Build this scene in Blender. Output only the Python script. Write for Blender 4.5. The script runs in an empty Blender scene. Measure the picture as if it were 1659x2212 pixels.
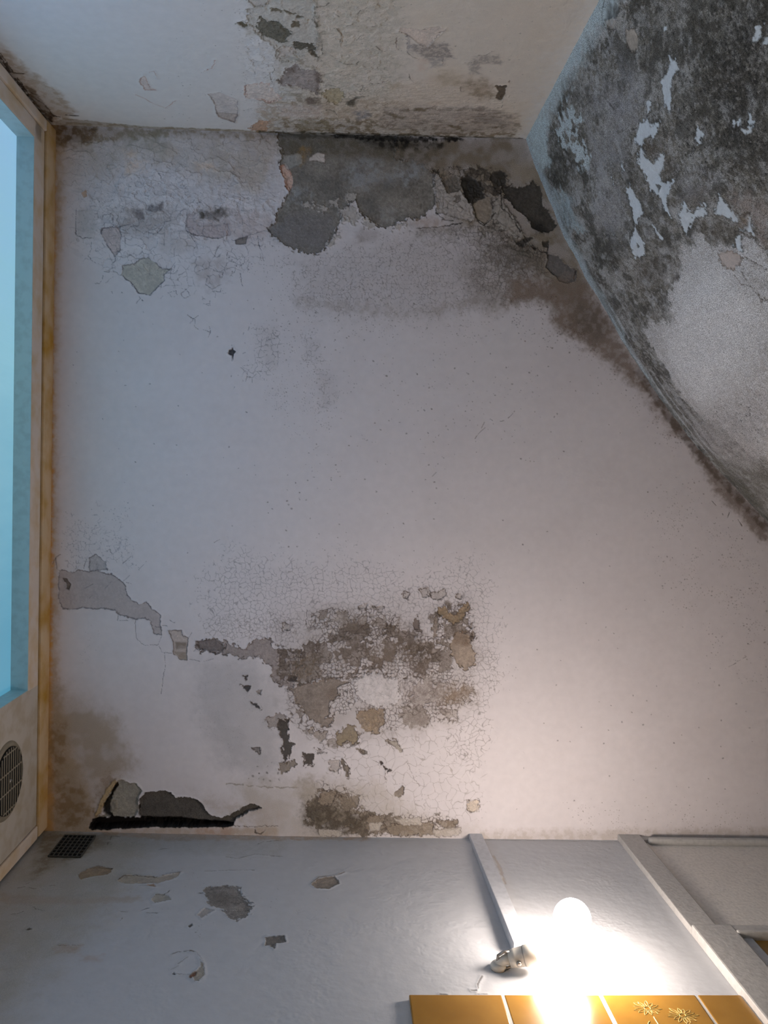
import bpy, bmesh, math
import numpy as np
from mathutils import Vector, Matrix

# ------------------------------------------------------------------ camera, world, exposure
W, HPX, F = 1659.0, 2212.0, 1725.0
CX, CY = W / 2, HPX / 2
CAMZ, D = 1.2, 1.8                     # camera height, ceiling height above the camera
H = CAMZ + D                           # ceiling height
ZEN = (740.0, 1050.0)                  # the zenith (where the room's uprights converge)
BULB_E, PANE_E, LOW_PANE_E, EXPO = 116.0, 0.60, 1.25, 0.0

_z = np.array([(ZEN[0] - CX) / F, (ZEN[1] - CY) / F, 1.0]); _z /= np.linalg.norm(_z)
_x = np.array([1.0, 0.0, 0.0]); _x -= _z * _x.dot(_z); _x /= np.linalg.norm(_x)
_y = np.cross(_z, _x)
R = np.stack([_x, _y, _z])             # camera (x right, y down, z forward) -> world
sc = bpy.context.scene
C = sc.collection
cam = bpy.data.cameras.new('camera')
cam.sensor_fit = 'HORIZONTAL'; cam.sensor_width = 36.0; cam.lens = F * 36.0 / W
cam.clip_start = 0.02
co = bpy.data.objects.new('camera', cam); C.objects.link(co)
_r, _u, _b = R @ np.array([1, 0, 0]), R @ np.array([0, -1, 0]), R @ np.array([0, 0, -1])
co.matrix_world = Matrix(((_r[0], _u[0], _b[0], 0), (_r[1], _u[1], _b[1], 0), (_r[2], _u[2], _b[2], CAMZ), (0, 0, 0, 1)))
sc.camera = co
wd = bpy.data.worlds.new('world'); sc.world = wd; wd.use_nodes = True
wd.node_tree.nodes['Background'].inputs[0].default_value = (0.45, 0.68, 1.0, 1)
wd.node_tree.nodes['Background'].inputs[1].default_value = 0.6
vs = sc.view_settings
vs.view_transform = 'Standard'; vs.look = 'None'; vs.exposure = EXPO; vs.gamma = 1.0
vs.use_curve_mapping = False
sc.cycles.adaptive_threshold = 0.07; sc.cycles.caustics_reflective = False; sc.cycles.caustics_refractive = False
sc.cycles.max_bounces = 6; sc.cycles.adaptive_min_samples = 12

# ------------------------------------------------------------------ maths helpers
def ray(px):
    return R @ np.array([(px[0] - CX) / F, (px[1] - CY) / F, 1.0])
def on_level(px, dist):                # point on the horizontal plane dist above the camera
    d = ray(px); return (d / d[2] * dist)[:2]
def lin(c):
    c = np.asarray(c, float) / 255.0
    return np.where(c <= 0.04045, c / 12.92, ((c + 0.055) / 1.055) ** 2.4)
def alb(c, ref, white=0.72):           # seen colour beside clean paint seen as ref -> albedo
    r = lin(c) / lin(ref); g = r.mean()
    return np.clip((g + (r - g) * 0.72) * white, 0.006, 0.9).astype(np.float32)
def sst(a, b, x):
    t = np.clip((x - a) / (b - a), 0, 1); return t * t * (3 - 2 * t)
def _h(ix, iy, seed):
    n = ix.astype(np.uint32) * np.uint32(374761393) + iy.astype(np.uint32) * np.uint32(668265263) + np.uint32((seed * 2246822519) & 0xffffffff)
    n = (n ^ (n >> np.uint32(13))) * np.uint32(1274126177)
    n = (n ^ (n >> np.uint32(15))) * np.uint32(2246822519)
    n ^= n >> np.uint32(16)
    return n.astype(np.float32) * np.float32(1 / 4294967296.0)
def vnoise(u, v, seed):
    iu, iv = np.floor(u), np.floor(v)
    fu, fv = (u - iu).astype(np.float32), (v - iv).astype(np.float32)
    iu, iv = iu.astype(np.int64), iv.astype(np.int64)
    fu = fu * fu * fu * (fu * (fu * 6 - 15) + 10); fv = fv * fv * fv * (fv * (fv * 6 - 15) + 10)
    a, b = _h(iu, iv, seed), _h(iu + 1, iv, seed)
    c, d = _h(iu, iv + 1, seed), _h(iu + 1, iv + 1, seed)
    a = a + (b - a) * fu; c = c + (d - c) * fu
    return (a + (c - a) * fv) * 2 - 1
def fbm(u, v, size, octv, seed, su=1.0, sv=1.0, gain=0.55):
    o = np.zeros(np.broadcast(u, v).shape, np.float32); a, s, tot = 1.0, 1.0 / size, 0.0
    for k in range(octv):
        c, sn = math.cos(0.6 * k), math.sin(0.6 * k)
        uu, vv = u * su, v * sv
        o += a * vnoise((uu * c - vv * sn) * s + 17.3 * k + 200, (uu * sn + vv * c) * s + 9.1 * k + 200, seed + 31 * k)
        tot += a; a *= gain; s *= 2.03
    return o / tot * 1.6
def worley(u, v, cell, seed, centres=False):
    x, y = u / cell + 300, v / cell + 300
    ix, iy = np.floor(x).astype(np.int64), np.floor(y).astype(np.int64)
    f1 = np.full(x.shape, 9, np.float32); f2 = f1.copy(); cid = np.zeros(x.shape, np.float32); cu = cid.copy(); cv = cid.copy()
    for a in (-1, 0, 1):
        for b in (-1, 0, 1):
            jx, jy = ix + a, iy + b
            px_ = jx + 0.1 + 0.8 * _h(jx, jy, seed); py_ = jy + 0.1 + 0.8 * _h(jx, jy, seed + 7); dx = px_ - x; dy = py_ - y
            dd = np.sqrt(dx * dx + dy * dy).astype(np.float32)
            m = dd < f1
            f2 = np.where(m, f1, np.minimum(f2, dd)); cid = np.where(m, _h(jx, jy, seed + 13), cid)
            cu = np.where(m, px_, cu); cv = np.where(m, py_, cv)
            f1 = np.where(m, dd, f1)
    if centres: return f1, f2, cid, ((cu - 300) * cell).astype(np.float32), ((cv - 300) * cell).astype(np.float32)
    return f1, f2, cid

ZK = dict(A=(100, 240, 2.963), B=(560, 260, 4.1475), C=(900, 280, 4.366), D=(500, 640, 5.53), E=(500, 0, 5.184),
          F=(800, 0, 4.608), G=(1300, 300, 4.621), H=(1300, 0, 4.621), I=(1100, 0, 2.968), J=(0, 1600, 2.074),
          K=(0, 1050, 3.318), L=(400, 1150, 2.212), N=(180, 1660, 3.95), Q=(600, 1280, 3.318), S=(1380, 800, 5.53),
          T=(0, 0, 2.963), U=(1100, 600, 2.968), V=(950, 1750, 2.340), P=(0, 1780, 3.687), O=(0, 0, 1.0))
def pts_of(s):                         # "A 10,20 30,40": survey points, read off a detail picture
    k, rest = s.split(None, 1); x0, y0, q = ZK[k]
    return [(x0 + float(a) / q, y0 + float(b) / q) for a, b in (t.split(',') for t in rest.split())]

# ------------------------------------------------------------------ plans of the walls
class Plan:
    """A vertical wall: its plan curve, an inward normal, distances along it and depths below the ceiling."""
    def __init__(self, ceil_px, smooth=False):
        p = np.array([on_level(q, D) for q in ceil_px])
        if smooth:
            q = np.vstack([2 * p[0] - p[1], p, 2 * p[-1] - p[-2]]); out = []
            for i in range(1, len(q) - 2):
                for t in np.linspace(0, 1, 12, endpoint=False):
                    out.append(0.5 * (2 * q[i] + (q[i + 1] - q[i - 1]) * t + (2 * q[i - 1] - 5 * q[i] + 4 * q[i + 1] - q[i + 2]) * t * t
                                      + (3 * q[i] - q[i - 1] - 3 * q[i + 1] + q[i + 2]) * t ** 3))
            p = np.array(out + [q[-2]])
        self.p = p
        self.s = np.concatenate([[0], np.cumsum(np.linalg.norm(np.diff(p, axis=0), axis=1))])
        self.len = self.s[-1]
    def at(self, s):
        s = np.asarray(s, float)
        x, y = np.interp(s, self.s, self.p[:, 0]), np.interp(s, self.s, self.p[:, 1])
        lo, hi = s < 0, s > self.len
        d0 = (self.p[1] - self.p[0]) / np.linalg.norm(self.p[1] - self.p[0]); d1 = (self.p[-1] - self.p[-2]) / np.linalg.norm(self.p[-1] - self.p[-2])
        x = np.where(lo, self.p[0, 0] + d0[0] * s, np.where(hi, self.p[-1, 0] + d1[0] * (s - self.len), x))
        y = np.where(lo, self.p[0, 1] + d0[1] * s, np.where(hi, self.p[-1, 1] + d1[1] * (s - self.len), y))
        return x, y
    def normal(self, s):
        e = 0.004; a, b = self.at(np.asarray(s) - e), self.at(np.asarray(s) + e)
        dx, dy = b[0] - a[0], b[1] - a[1]; l = np.hypot(dx, dy)
        nx, ny = -dy / l, dx / l
        x, y = self.at(s)
        f = np.where(nx * (0.1 - x) + ny * (0.0 - y) < 0, -1, 1)
        return nx * f, ny * f
    def uv(self, px):
        d = ray(px); best = None
        for i in range(len(self.p) - 1):
            a, e = self.p[i], self.p[i + 1] - self.p[i]
            el = float(np.hypot(*e))
            a0 = -0.6 / el if i == 0 else -1e-6
            a1 = 1 + 0.6 / el if i == len(self.p) - 2 else 1 + 1e-6
            den = d[0] * e[1] - d[1] * e[0]
            if abs(den) < 1e-12: continue
            t = (a[0] * e[1] - a[1] * e[0]) / den
            k = (a[0] * d[1] - a[1] * d[0]) / den
            if t > 0 and a0 <= k <= a1 and (best is None or t < best[0]):
                best = (t, self.s[i] + k * (self.s[i + 1] - self.s[i]))
        t, s = best
        return np.array([s, D - t * d[2]])
    def xyz(self, s, depth, n=0.0):
        x, y = self.at(s); nx, ny = self.normal(s)
        return Vector((float(x + nx * n), float(y + ny * n), float(H - depth)))
LEFT = Plan([(118, 270), (99, 1792)])
TOP = Plan([(118, 270), (600, 288), (1136, 300)])
RIGHT = Plan([(1136, 300), (1150, 343), (1174, 404), (1198, 461), (1218, 512), (1245, 559), (1268, 607), (1292, 643), (1319, 690), (1349, 745),
              (1380, 792), (1423, 857), (1470, 920), (1504, 964), (1548, 1011), (1599, 1065), (1659, 1129), (1740, 1215), (1850, 1330), (1960, 1450), (2020, 1560), (2040, 1690), (2045, 1822)], True)
BOTTOM = Plan([(99, 1795), (600, 1806), (1040, 1812), (1659, 1818), (2045, 1822)])

# ------------------------------------------------------------------ surfaces that peel, crack and stain
class Surf:
    def __init__(self, plan, u0, u1, v0, v1, step, base, seed, u_end=None, v_end=None):
        self.plan, self.step, self.seed = plan, step, seed
        self.u = np.linspace(u0, u1, int((u1 - u0) / step) + 1, dtype=np.float32)
        if u_end: self.u = np.concatenate([self.u, np.linspace(u1, u_end, int((u_end - u1) / 0.01) + 2, dtype=np.float32)[1:]])
        self.v = np.linspace(v0, v1, int((v1 - v0) / step) + 1, dtype=np.float32)
        if v_end: self.v = np.concatenate([self.v, np.linspace(v1, v_end, int((v_end - v1) / 0.005) + 2, dtype=np.float32)[1:]])
        self.U, self.V = np.meshgrid(self.u, self.v)
        sh = self.U.shape
        self.col = np.empty(sh + (3,), np.float32); self.col[:] = base
        self.grain = np.zeros(sh, np.float32); self.d = np.zeros(sh, np.float32)
        self.nL = fbm(self.U, self.V, 0.12, 2, seed + 1); self.nM = fbm(self.U, self.V, 0.035, 3, seed + 2)
        self.nS = fbm(self.U, self.V, 0.011, 3, seed + 3); self.nT = fbm(self.U, self.V, 0.0042, 2, seed + 4)
        self.k = 0; self.tint = np.ones(3, np.float32)
    def uv(self, px):
        return on_level(px, D) if self.plan is None else self.plan.uv(px)
    def pt(self, s):
        return np.array([self.uv(p) for p in pts_of(s)])
    def box(self, P, mar):
        a, b = P.min(0) - mar, P.max(0) + mar
        i0, i1 = np.searchsorted(self.u, [a[0], b[0]]); j0, j1 = np.searchsorted(self.v, [a[1], b[1]])
        return (slice(j0, j1), slice(i0, i1))
    def poly(self, s, rough=3.0, feather=1.0, cr=0.0, cc=9.0):
        self.k += 1
        if s is None:
            sl = (slice(None), slice(None)); sd = np.full(self.U.shape, 1.0, np.float32)
            return sl, np.ones(self.U.shape, np.float32), sd
        P = self.pt(s); rough *= 1e-3; feather *= 1e-3
        sl = self.box(P, 2.2 * rough + feather + 0.004 + cr * 1.2e-3)
        U, V = self.U[sl], self.V[sl]
        d2 = np.full(U.shape, 1e9, np.float32); ins = np.zeros(U.shape, bool)
        for i in range(len(P)):
            (x0, y0), (x1, y1) = P[i - 1], P[i]
            ex, ey = x1 - x0, y1 - y0; ll = ex * ex + ey * ey + 1e-12
            t = np.clip(((U - x0) * ex + (V - y0) * ey) / ll, 0, 1)
            d2 = np.minimum(d2, (U - x0 - ex * t) ** 2 + (V - y0 - ey * t) ** 2)
            if y0 != y1:
                ins ^= ((y0 > V) != (y1 > V)) & (U < (x1 - x0) * (V - y0) / (y1 - y0) + x0)
        sd = np.sqrt(d2) * np.where(ins, 1, -1)
        n = 0.55 * self.nM[sl] + 0.6 * self.nS[sl] + 0.35 * self.nT[sl] if rough > 0.004 else 0.8 * self.nS[sl] + 0.5 * self.nT[sl]
        sd = (sd + rough * n).astype(np.float32)
        if cr and sd.size:                 # the edge follows the borders of small plates
            c = cc * 1e-3; k = self.seed * 17 + self.k * 3
            cid = worley(U + c * 0.3 * self.nS[sl], V + c * 0.3 * self.nT[sl], c, k)[2]
            sd = sd + cr * 2e-3 * (cid - 0.5)
        return sl, sst(-feather, feather, sd), sd
    def mix(self, sl, m, col):
        self.col[sl] += (np.asarray(col, np.float32) - self.col[sl]) * np.clip(m, 0, 1)[..., None]
    def stain(self, s, col, op=1.0, rough=5.0, feather=6.0, mottle=0.0, grain=0.0, ns='S', lo=-0.5, hi=0.5):
        sl, m, sd = self.poly(s, rough, feather)
        m = m * op
        if grain: self.grain[sl] = np.maximum(self.grain[sl], m * grain)
        if mottle:
            n = {'L': self.nL, 'M': self.nM, 'S': self.nS, 'T': self.nT}[ns][sl]
            m = m * (1 - mottle + mottle * sst(lo, hi, n))
        self.mix(sl, m, col)
    def peel(self, s, col, op=1.0, depth=1.2, rough=2.0, rim=None, rw=1.3, rop=0.8, mottle=0.35, grain=0.25, lift=0.8, feather=0.7, cr=0.0, cc=9.0):
        sl, m, sd = self.poly(s, rough, feather, cr, cc)
        c = np.asarray(col, np.float32) * (1 + mottle * 0.5 * (0.6 * self.nS[sl] + 0.5 * self.nM[sl] + 0.7 * self.nT[sl]))[..., None]
        self.mix(sl, m * op, c)
        self.grain[sl] = np.maximum(self.grain[sl] * (1 - m), m * grain)
        self.d[sl] += m * (-depth * 1e-3 + 0.25e-3 * self.nT[sl])
        self.d[sl] += lift * 1e-3 * sst(-0.006, 0.0, sd) * (sd < 0)
        if rim is not None:
            e = np.exp(-((sd - 0.0003) / (rw * 1e-3)) ** 2) * sst(-0.55, 0.25, self.nS[sl] + 0.3)
            self.mix(sl, e * rop, rim)
    def stroke(self, s, w, col, op=0.85, wob=1.6, brk=0.25, lift=0.0):
        for part in s.split(';'):
            part = part.strip()
            if part[1:2] != ' ': part = s[0] + ' ' + part
            P = self.pt(part); sl = self.box(P, (w + 2 * wob + 3) * 1e-3)
            U = self.U[sl] + wob * 1e-3 * (0.8 * self.nS[sl] + 0.5 * self.nT[sl]); V = self.V[sl] + wob * 1e-3 * (0.8 * self.nS[sl][::-1, ::-1] - 0.5 * self.nT[sl])
            d2 = np.full(U.shape, 1e9, np.float32)
            for i in range(1, len(P)):
                (x0, y0), (x1, y1) = P[i - 1], P[i]
                ex, ey = x1 - x0, y1 - y0; ll = ex * ex + ey * ey + 1e-12
                t = np.clip(((U - x0) * ex + (V - y0) * ey) / ll, 0, 1)
                d2 = np.minimum(d2, (U - x0 - ex * t) ** 2 + (V - y0 - ey * t) ** 2)
            d = np.sqrt(d2); ww = w * 1e-3 * (0.75 + 0.5 * self.nS[sl])
            m = sst(1.15, 0.35, d / np.maximum(ww, 2e-4)) * (1 - brk * sst(0.0, 0.5, self.nM[sl] - 0.3 * self.nS[sl]))
            self.mix(sl, m * op, col)
            self.d[sl] -= m * 0.8e-3
            if lift: self.d[sl] += lift * 1e-3 * np.exp(-(d / 0.004) ** 2)
    def crack(self, s, cell, w, col, dens=1.0, op=0.7, rough=10, feather=18, lost=0.0, lost_col=None, curl=0.35, mask_n=0.6):
        """Alligator cracking: plates with dirt in the joints; thinner towards the edge of the patch."""
        sl, m, sd = self.poly(s, rough, feather)
        U, V = self.U[sl], self.V[sl]; c = cell * 1e-3; sd_ = self.seed * 11 + self.k * 5
        wu = U + c * (0.35 * fbm(U, V, c * 1.3, 2, sd_ + 1)); wv = V + c * (0.35 * fbm(U, V, c * 1.3, 2, sd_ + 2))
        f1, f2, cid = worley(wu, wv, c, sd_)
        e = (f2 - f1) * cell
        den = m * dens - mask_n * (0.5 - 0.5 * fbm(U, V, c * 0.9, 2, sd_ + 5))
        vis = sst(0.0, 0.35, den)
        ln = sst(w * 1.25, w * 0.3, e) * vis
        if lost:
            ls = (cid < lost * sst(0.1, 0.8, m)) & (e > 0.0)
            lm = ls * sst(0, 0.5, e) * m
            self.mix(sl, lm, lost_col); self.d[sl] -= lm * 1.0e-3; self.grain[sl] = np.maximum(self.grain[sl], 0.3 * lm)
        self.mix(sl, ln * op, col)
        self.d[sl] += vis * curl * 1e-3 * (0.5 - np.clip(f1 * 1.2, 0, 1)) * -1 - 0.5e-3 * ln
    def scaling(self, s, cell, frac, c_lo, c_hi, joint, w=1.5, op=0.92, jop=0.8, rough=8, feather=14, clump=0.03, cw=0.7, dome=1.0):
        """Paint breaking into plates, clusters of which have dropped off the stained plaster."""
        sl, m, sd = self.poly(s, rough, feather)
        U, V = self.U[sl], self.V[sl]; c = cell * 1e-3; k = self.seed * 19 + self.k * 5
        wu = U + c * 0.4 * fbm(U, V, c * 1.2, 2, k + 1); wv = V + c * 0.4 * fbm(U, V, c * 1.2, 2, k + 2)
        f1, f2, cid, cu, cv = worley(wu, wv, c, k, True)
        e = (f2 - f1) * cell
        val = cw * (0.5 + 0.5 * fbm(cu, cv, clump, 2, k + 3)) + (1 - cw) * cid
        lost = val < frac * m
        t = sst(-0.5, 0.5, 0.6 * self.nM[sl] + 0.5 * self.nS[sl] + 0.4 * self.nT[sl])[..., None]
        col = np.asarray(c_lo, np.float32) * (1 - t) + np.asarray(c_hi, np.float32) * t
        lm = (lost * sst(0.1, 0.8, m) * op)[..., None]
        self.col[sl] += (col - self.col[sl]) * lm
        self.grain[sl] = np.maximum(self.grain[sl], lm[..., 0] * 0.5)
        jm = sst(w * 1.2, w * 0.35, e) * sst(0.15, 0.6, m) * np.where(val < frac * m * 1.5 + 0.12 * m, 1.0, 0.45) * np.where(val < frac * m * 0.72, 0.25, 1.0)
        self.mix(sl, jm * jop, joint)
        self.d[sl] += np.where(lost, -0.8e-3, dome * 0.8e-3 * (0.6 - np.clip(f1, 0, 0.6))) * m - 0.6e-3 * jm
    def flakes(self, s, cell, amp=1.0, tint=0.05, rough=12, feather=20, stretch=1.0):
        """Loose overlapping plates of old paint, each a little proud and askew."""
        sl, m, sd = self.poly(s, rough, feather)
        U, V = self.U[sl], self.V[sl] * stretch; c = cell * 1e-3; k = self.seed * 23 + self.k * 5
        wu = U + c * 0.5 * fbm(U, V, c, 3, k + 1); wv = V + c * 0.5 * fbm(U, V, c, 3, k + 2)
        f1, f2, cid, cu, cv = worley(wu, wv, c, k, True)
        tx = (cid * 37.7 % 1.0 - 0.5) * 2; ty = (cid * 71.3 % 1.0 - 0.5) * 2
        h = (cid - 0.5) * 0.8 + (tx * (wu - cu) + ty * (wv - cv)) / c * 0.9
        self.d[sl] += m * amp * 1e-3 * h
        self.col[sl] *= (1 + tint * m * (cid - 0.5) * 2)[..., None]
        edge = sst(1.0, 0.2, (f2 - f1) * cell) * (cid > 0.45)
        self.mix(sl, edge * m * 0.6, self.col[sl] * 0.4)
    def dots(self, s, cell, r0, r1, dens, col, op=0.8, rough=10, feather=20, clump=0.6):
        sl, m, sd = self.poly(s, rough, feather)
        U, V = self.U[sl], self.V[sl]; c = cell * 1e-3; sd_ = self.seed * 13 + self.k * 7
        f1, f2, cid = worley(U + 0.0012 * self.nT[sl], V + 0.0012 * self.nS[sl], c, sd_)
        pr = m * dens * (1 - clump + 2 * clump * sst(-0.5, 0.6, self.nM[sl]))
        r = r0 + (r1 - r0) * (cid * 57.31 % 1.0) ** 2
        mk = sst(1.2, 0.5, f1 * cell / r) * (cid < pr)
        self.mix(sl, mk * op * (0.6 + 0.4 * (cid * 91.7 % 1.0)), col)
    def mesh(self, name, mat, keep=None, floor=False):
        nv, nu = self.U.shape
        if floor:                          # below the damage the wall settles to one even tone
            f = sst(self.v[-1] - 0.12, self.v[-1], self.V)[..., None]
            self.col += (self.col[-40:].mean((0, 1)) - self.col) * f; self.d *= 1 - f[..., 0]
        if self.plan is None:
            co_ = np.stack([self.U, self.V, H - self.d], -1)
        else:
            x, y = self.plan.at(self.u); nx, ny = self.plan.normal(self.u)
            co_ = np.stack([x[None] + nx[None] * self.d, y[None] + ny[None] * self.d, H - self.V], -1)
        co_ = co_.reshape(-1, 3).astype(np.float32)
        col = np.concatenate([self.col * self.tint, self.grain[..., None]], -1).reshape(-1, 4)
        i = np.arange(nv * nu).reshape(nv, nu)
        q = np.stack([i[:-1, :-1], i[:-1, 1:], i[1:, 1:], i[1:, :-1]], -1)
        q = q[keep[:-1, :-1]] if keep is not None else q.reshape(-1, 4)
        if floor:
            b = co_[-nu:].copy(); b[:, 2] = 0.0; n0 = len(co_)
            co_ = np.vstack([co_, b]); col = np.vstack([col, col[-nu:]])
            a, c = i[-1, :-1], i[-1, 1:]; k = np.arange(nu - 1) + n0
            q = np.vstack([q, np.stack([a, c, k + 1, k], -1)])
        used = np.zeros(len(co_), bool); used[q.ravel()] = True
        rm = np.cumsum(used) - 1; q = rm[q]; co_ = co_[used]; col = col[used]
        me = bpy.data.meshes.new(name)
        me.vertices.add(len(co_)); me.vertices.foreach_set('co', co_.ravel())
        me.loops.add(q.size); me.loops.foreach_set('vertex_index', q.ravel().astype(np.int32))
        me.polygons.add(len(q)); me.polygons.foreach_set('loop_start', np.arange(0, q.size, 4, dtype=np.int32))
        me.polygons.foreach_set('use_smooth', np.ones(len(q), bool))
        me.update(calc_edges=True)
        at = me.attributes.new('surface_colour', 'FLOAT_COLOR', 'POINT'); at.data.foreach_set('color', np.ascontiguousarray(col, np.float32).ravel())
        me.materials.append(mat)
        o = bpy.data.objects.new(name, me); C.objects.link(o); o['kind'] = 'structure'
        return o

# ------------------------------------------------------------------ materials
def new_mat(name):
    m = bpy.data.materials.new(name); m.use_nodes = True
    return m, m.node_tree.nodes, m.node_tree.links, m.node_tree.nodes['Principled BSDF']
def surf_mat(name, rough=0.75, bump=0.25, fine=900.0, spec=0.3):
    m, N, L, B = new_mat(name)
    B.inputs['Roughness'].default_value = rough; B.inputs['Specular IOR Level'].default_value = spec
    at = N.new('ShaderNodeAttribute'); at.attribute_name = 'surface_colour'
    tc = N.new('ShaderNodeTexCoord')
    n1 = N.new('ShaderNodeTexNoise'); n1.inputs['Scale'].default_value = fine; n1.inputs['Detail'].default_value = 3
    n2 = N.new('ShaderNodeTexNoise'); n2.inputs['Scale'].default_value = 55; n2.inputs['Detail'].default_value = 5
    for n in (n1, n2): L.new(tc.outputs['Object'], n.inputs['Vector'])
    rg = N.new('ShaderNodeMapRange'); rg.inputs['From Min'].default_value = 0.36; rg.inputs['From Max'].default_value = 0.62
    rg.inputs['To Min'].default_value = 0.3; rg.inputs['To Max'].default_value = 1.3
    L.new(n1.outputs['Fac'], rg.inputs['Value'])
    mx = N.new('ShaderNodeMix'); mx.data_type = 'FLOAT'; mx.inputs['A'].default_value = 1.0
    L.new(at.outputs['Alpha'], mx.inputs['Factor']); L.new(rg.outputs['Result'], mx.inputs['B'])
    r2 = N.new('ShaderNodeMapRange'); r2.inputs['To Min'].default_value = 0.93; r2.inputs['To Max'].default_value = 1.07
    L.new(n2.outputs['Fac'], r2.inputs['Value'])
    mu = N.new('ShaderNodeMath'); mu.operation = 'MULTIPLY'; L.new(mx.outputs['Result'], mu.inputs[0]); L.new(r2.outputs['Result'], mu.inputs[1])
    sc_ = N.new('ShaderNodeVectorMath'); sc_.operation = 'SCALE'; L.new(at.outputs['Color'], sc_.inputs[0]); L.new(mu.outputs[0], sc_.inputs['Scale'])
    L.new(sc_.outputs['Vector'], B.inputs['Base Color'])
    bp = N.new('ShaderNodeBump'); bp.inputs['Strength'].default_value = bump; bp.inputs['Distance'].default_value = 0.002
    L.new(n2.outputs['Fac'], bp.inputs['Height']); L.new(bp.outputs['Normal'], B.inputs['Normal'])
    return m
def plain_mat(name, col, rough=0.5, metal=0.0, var=0.06, scale=40.0, bump=0.0, col2=None, lo=0.45, hi=0.65, spec=0.4):
    m, N, L, B = new_mat(name)
    B.inputs['Roughness'].default_value = rough; B.inputs['Metallic'].default_value = metal; B.inputs['Specular IOR Level'].default_value = spec
    tc = N.new('ShaderNodeTexCoord'); n = N.new('ShaderNodeTexNoise'); n.inputs['Scale'].default_value = scale; n.inputs['Detail'].default_value = 6
    L.new(tc.outputs['Object'], n.inputs['Vector'])
    cr = N.new('ShaderNodeValToRGB')
    c = np.asarray(col, float); c2 = c * (1 - 2 * var) if col2 is None else np.asarray(col2, float)
    cr.color_ramp.elements[0].position = lo; cr.color_ramp.elements[0].color = (*c, 1)
    cr.color_ramp.elements[1].position = hi; cr.color_ramp.elements[1].color = (*c2, 1)
    L.new(n.outputs['Fac'], cr.inputs['Fac']); L.new(cr.outputs['Color'], B.inputs['Base Color'])
    if bump:
        b = N.new('ShaderNodeBump'); b.inputs['Strength'].default_value = bump; b.inputs['Distance'].default_value = 0.002
        L.new(n.outputs['Fac'], b.inputs['Height']); L.new(b.outputs['Normal'], B.inputs['Normal'])
    return m
M_CEIL = surf_mat('flaking_ceiling_paint', 0.7, 0.2)
M_TOP = surf_mat('flaking_wall_paint', 0.75, 0.3)
M_RIGHT = surf_mat('mouldy_wall_paint', 0.85, 0.5, 700)
M_BOT = surf_mat('satin_wall_paint', 0.5, 0.35, 700)
M_WOOD = plain_mat('stained_cream_woodwork', lin((232, 218, 204)), 0.6, scale=22, bump=0.3, col2=lin((214, 184, 132)), lo=0.42, hi=0.8)
M_OCHRE = plain_mat('ochre_stained_woodwork', lin((222, 196, 158)), 0.6, scale=18, bump=0.3, col2=lin((196, 150, 56)), lo=0.38, hi=0.72)
M_PANEL = plain_mat('dull_cream_panel_paint', lin((204, 196, 184)), 0.6, scale=30, bump=0.15, col2=lin((190, 178, 158)))
M_REVEAL = plain_mat('pale_blue_reveal_paint', lin((190, 212, 214)), 0.55, scale=60, bump=0.15)
M_DARK = plain_mat('black_shade_backing', (0.006, 0.006, 0.006), 0.9)  # flat black for the shade behind fan slots and vent grid
M_GAP = plain_mat('dark_brown_gap', (0.03, 0.022, 0.014), 0.95, scale=90, bump=0.6)  # near-black brown backing set in the woodwork joints
M_GRILLE = plain_mat('yellowed_plastic', lin((150, 140, 122)), 0.5, scale=50)
M_TRIM = plain_mat('grey_white_gloss_woodwork', lin((186, 183, 179)), 0.45, scale=120, bump=0.35)
M_BOARD = plain_mat('grey_white_board_paint', lin((226, 220, 212)), 0.55, scale=160, bump=0.35)
M_BATTEN = plain_mat('grey_painted_wood', lin((200, 202, 206)), 0.5, scale=90, bump=0.15)
M_TILE = plain_mat('amber_glazed_tile', lin((164, 120, 48)), 0.22, scale=9, col2=lin((150, 108, 40)), spec=0.5)
M_FLOWER = plain_mat('pale_yellow_glaze', lin((232, 206, 128)), 0.5, spec=0.5)
M_GROUT = plain_mat('white_grout', lin((205, 200, 192)), 0.8, scale=150, bump=0.3)
M_BRASS = plain_mat('aged_cream_bakelite', lin((214, 208, 196)), 0.35, scale=50)
M_METAL = plain_mat('dull_metal', lin((170, 165, 158)), 0.35, metal=0.9)
M_FLOOR = plain_mat('pale_warm_floor', lin((205, 186, 166)), 0.6, scale=12)  # unseen floor, toned pale and warm to bounce light upward
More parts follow.
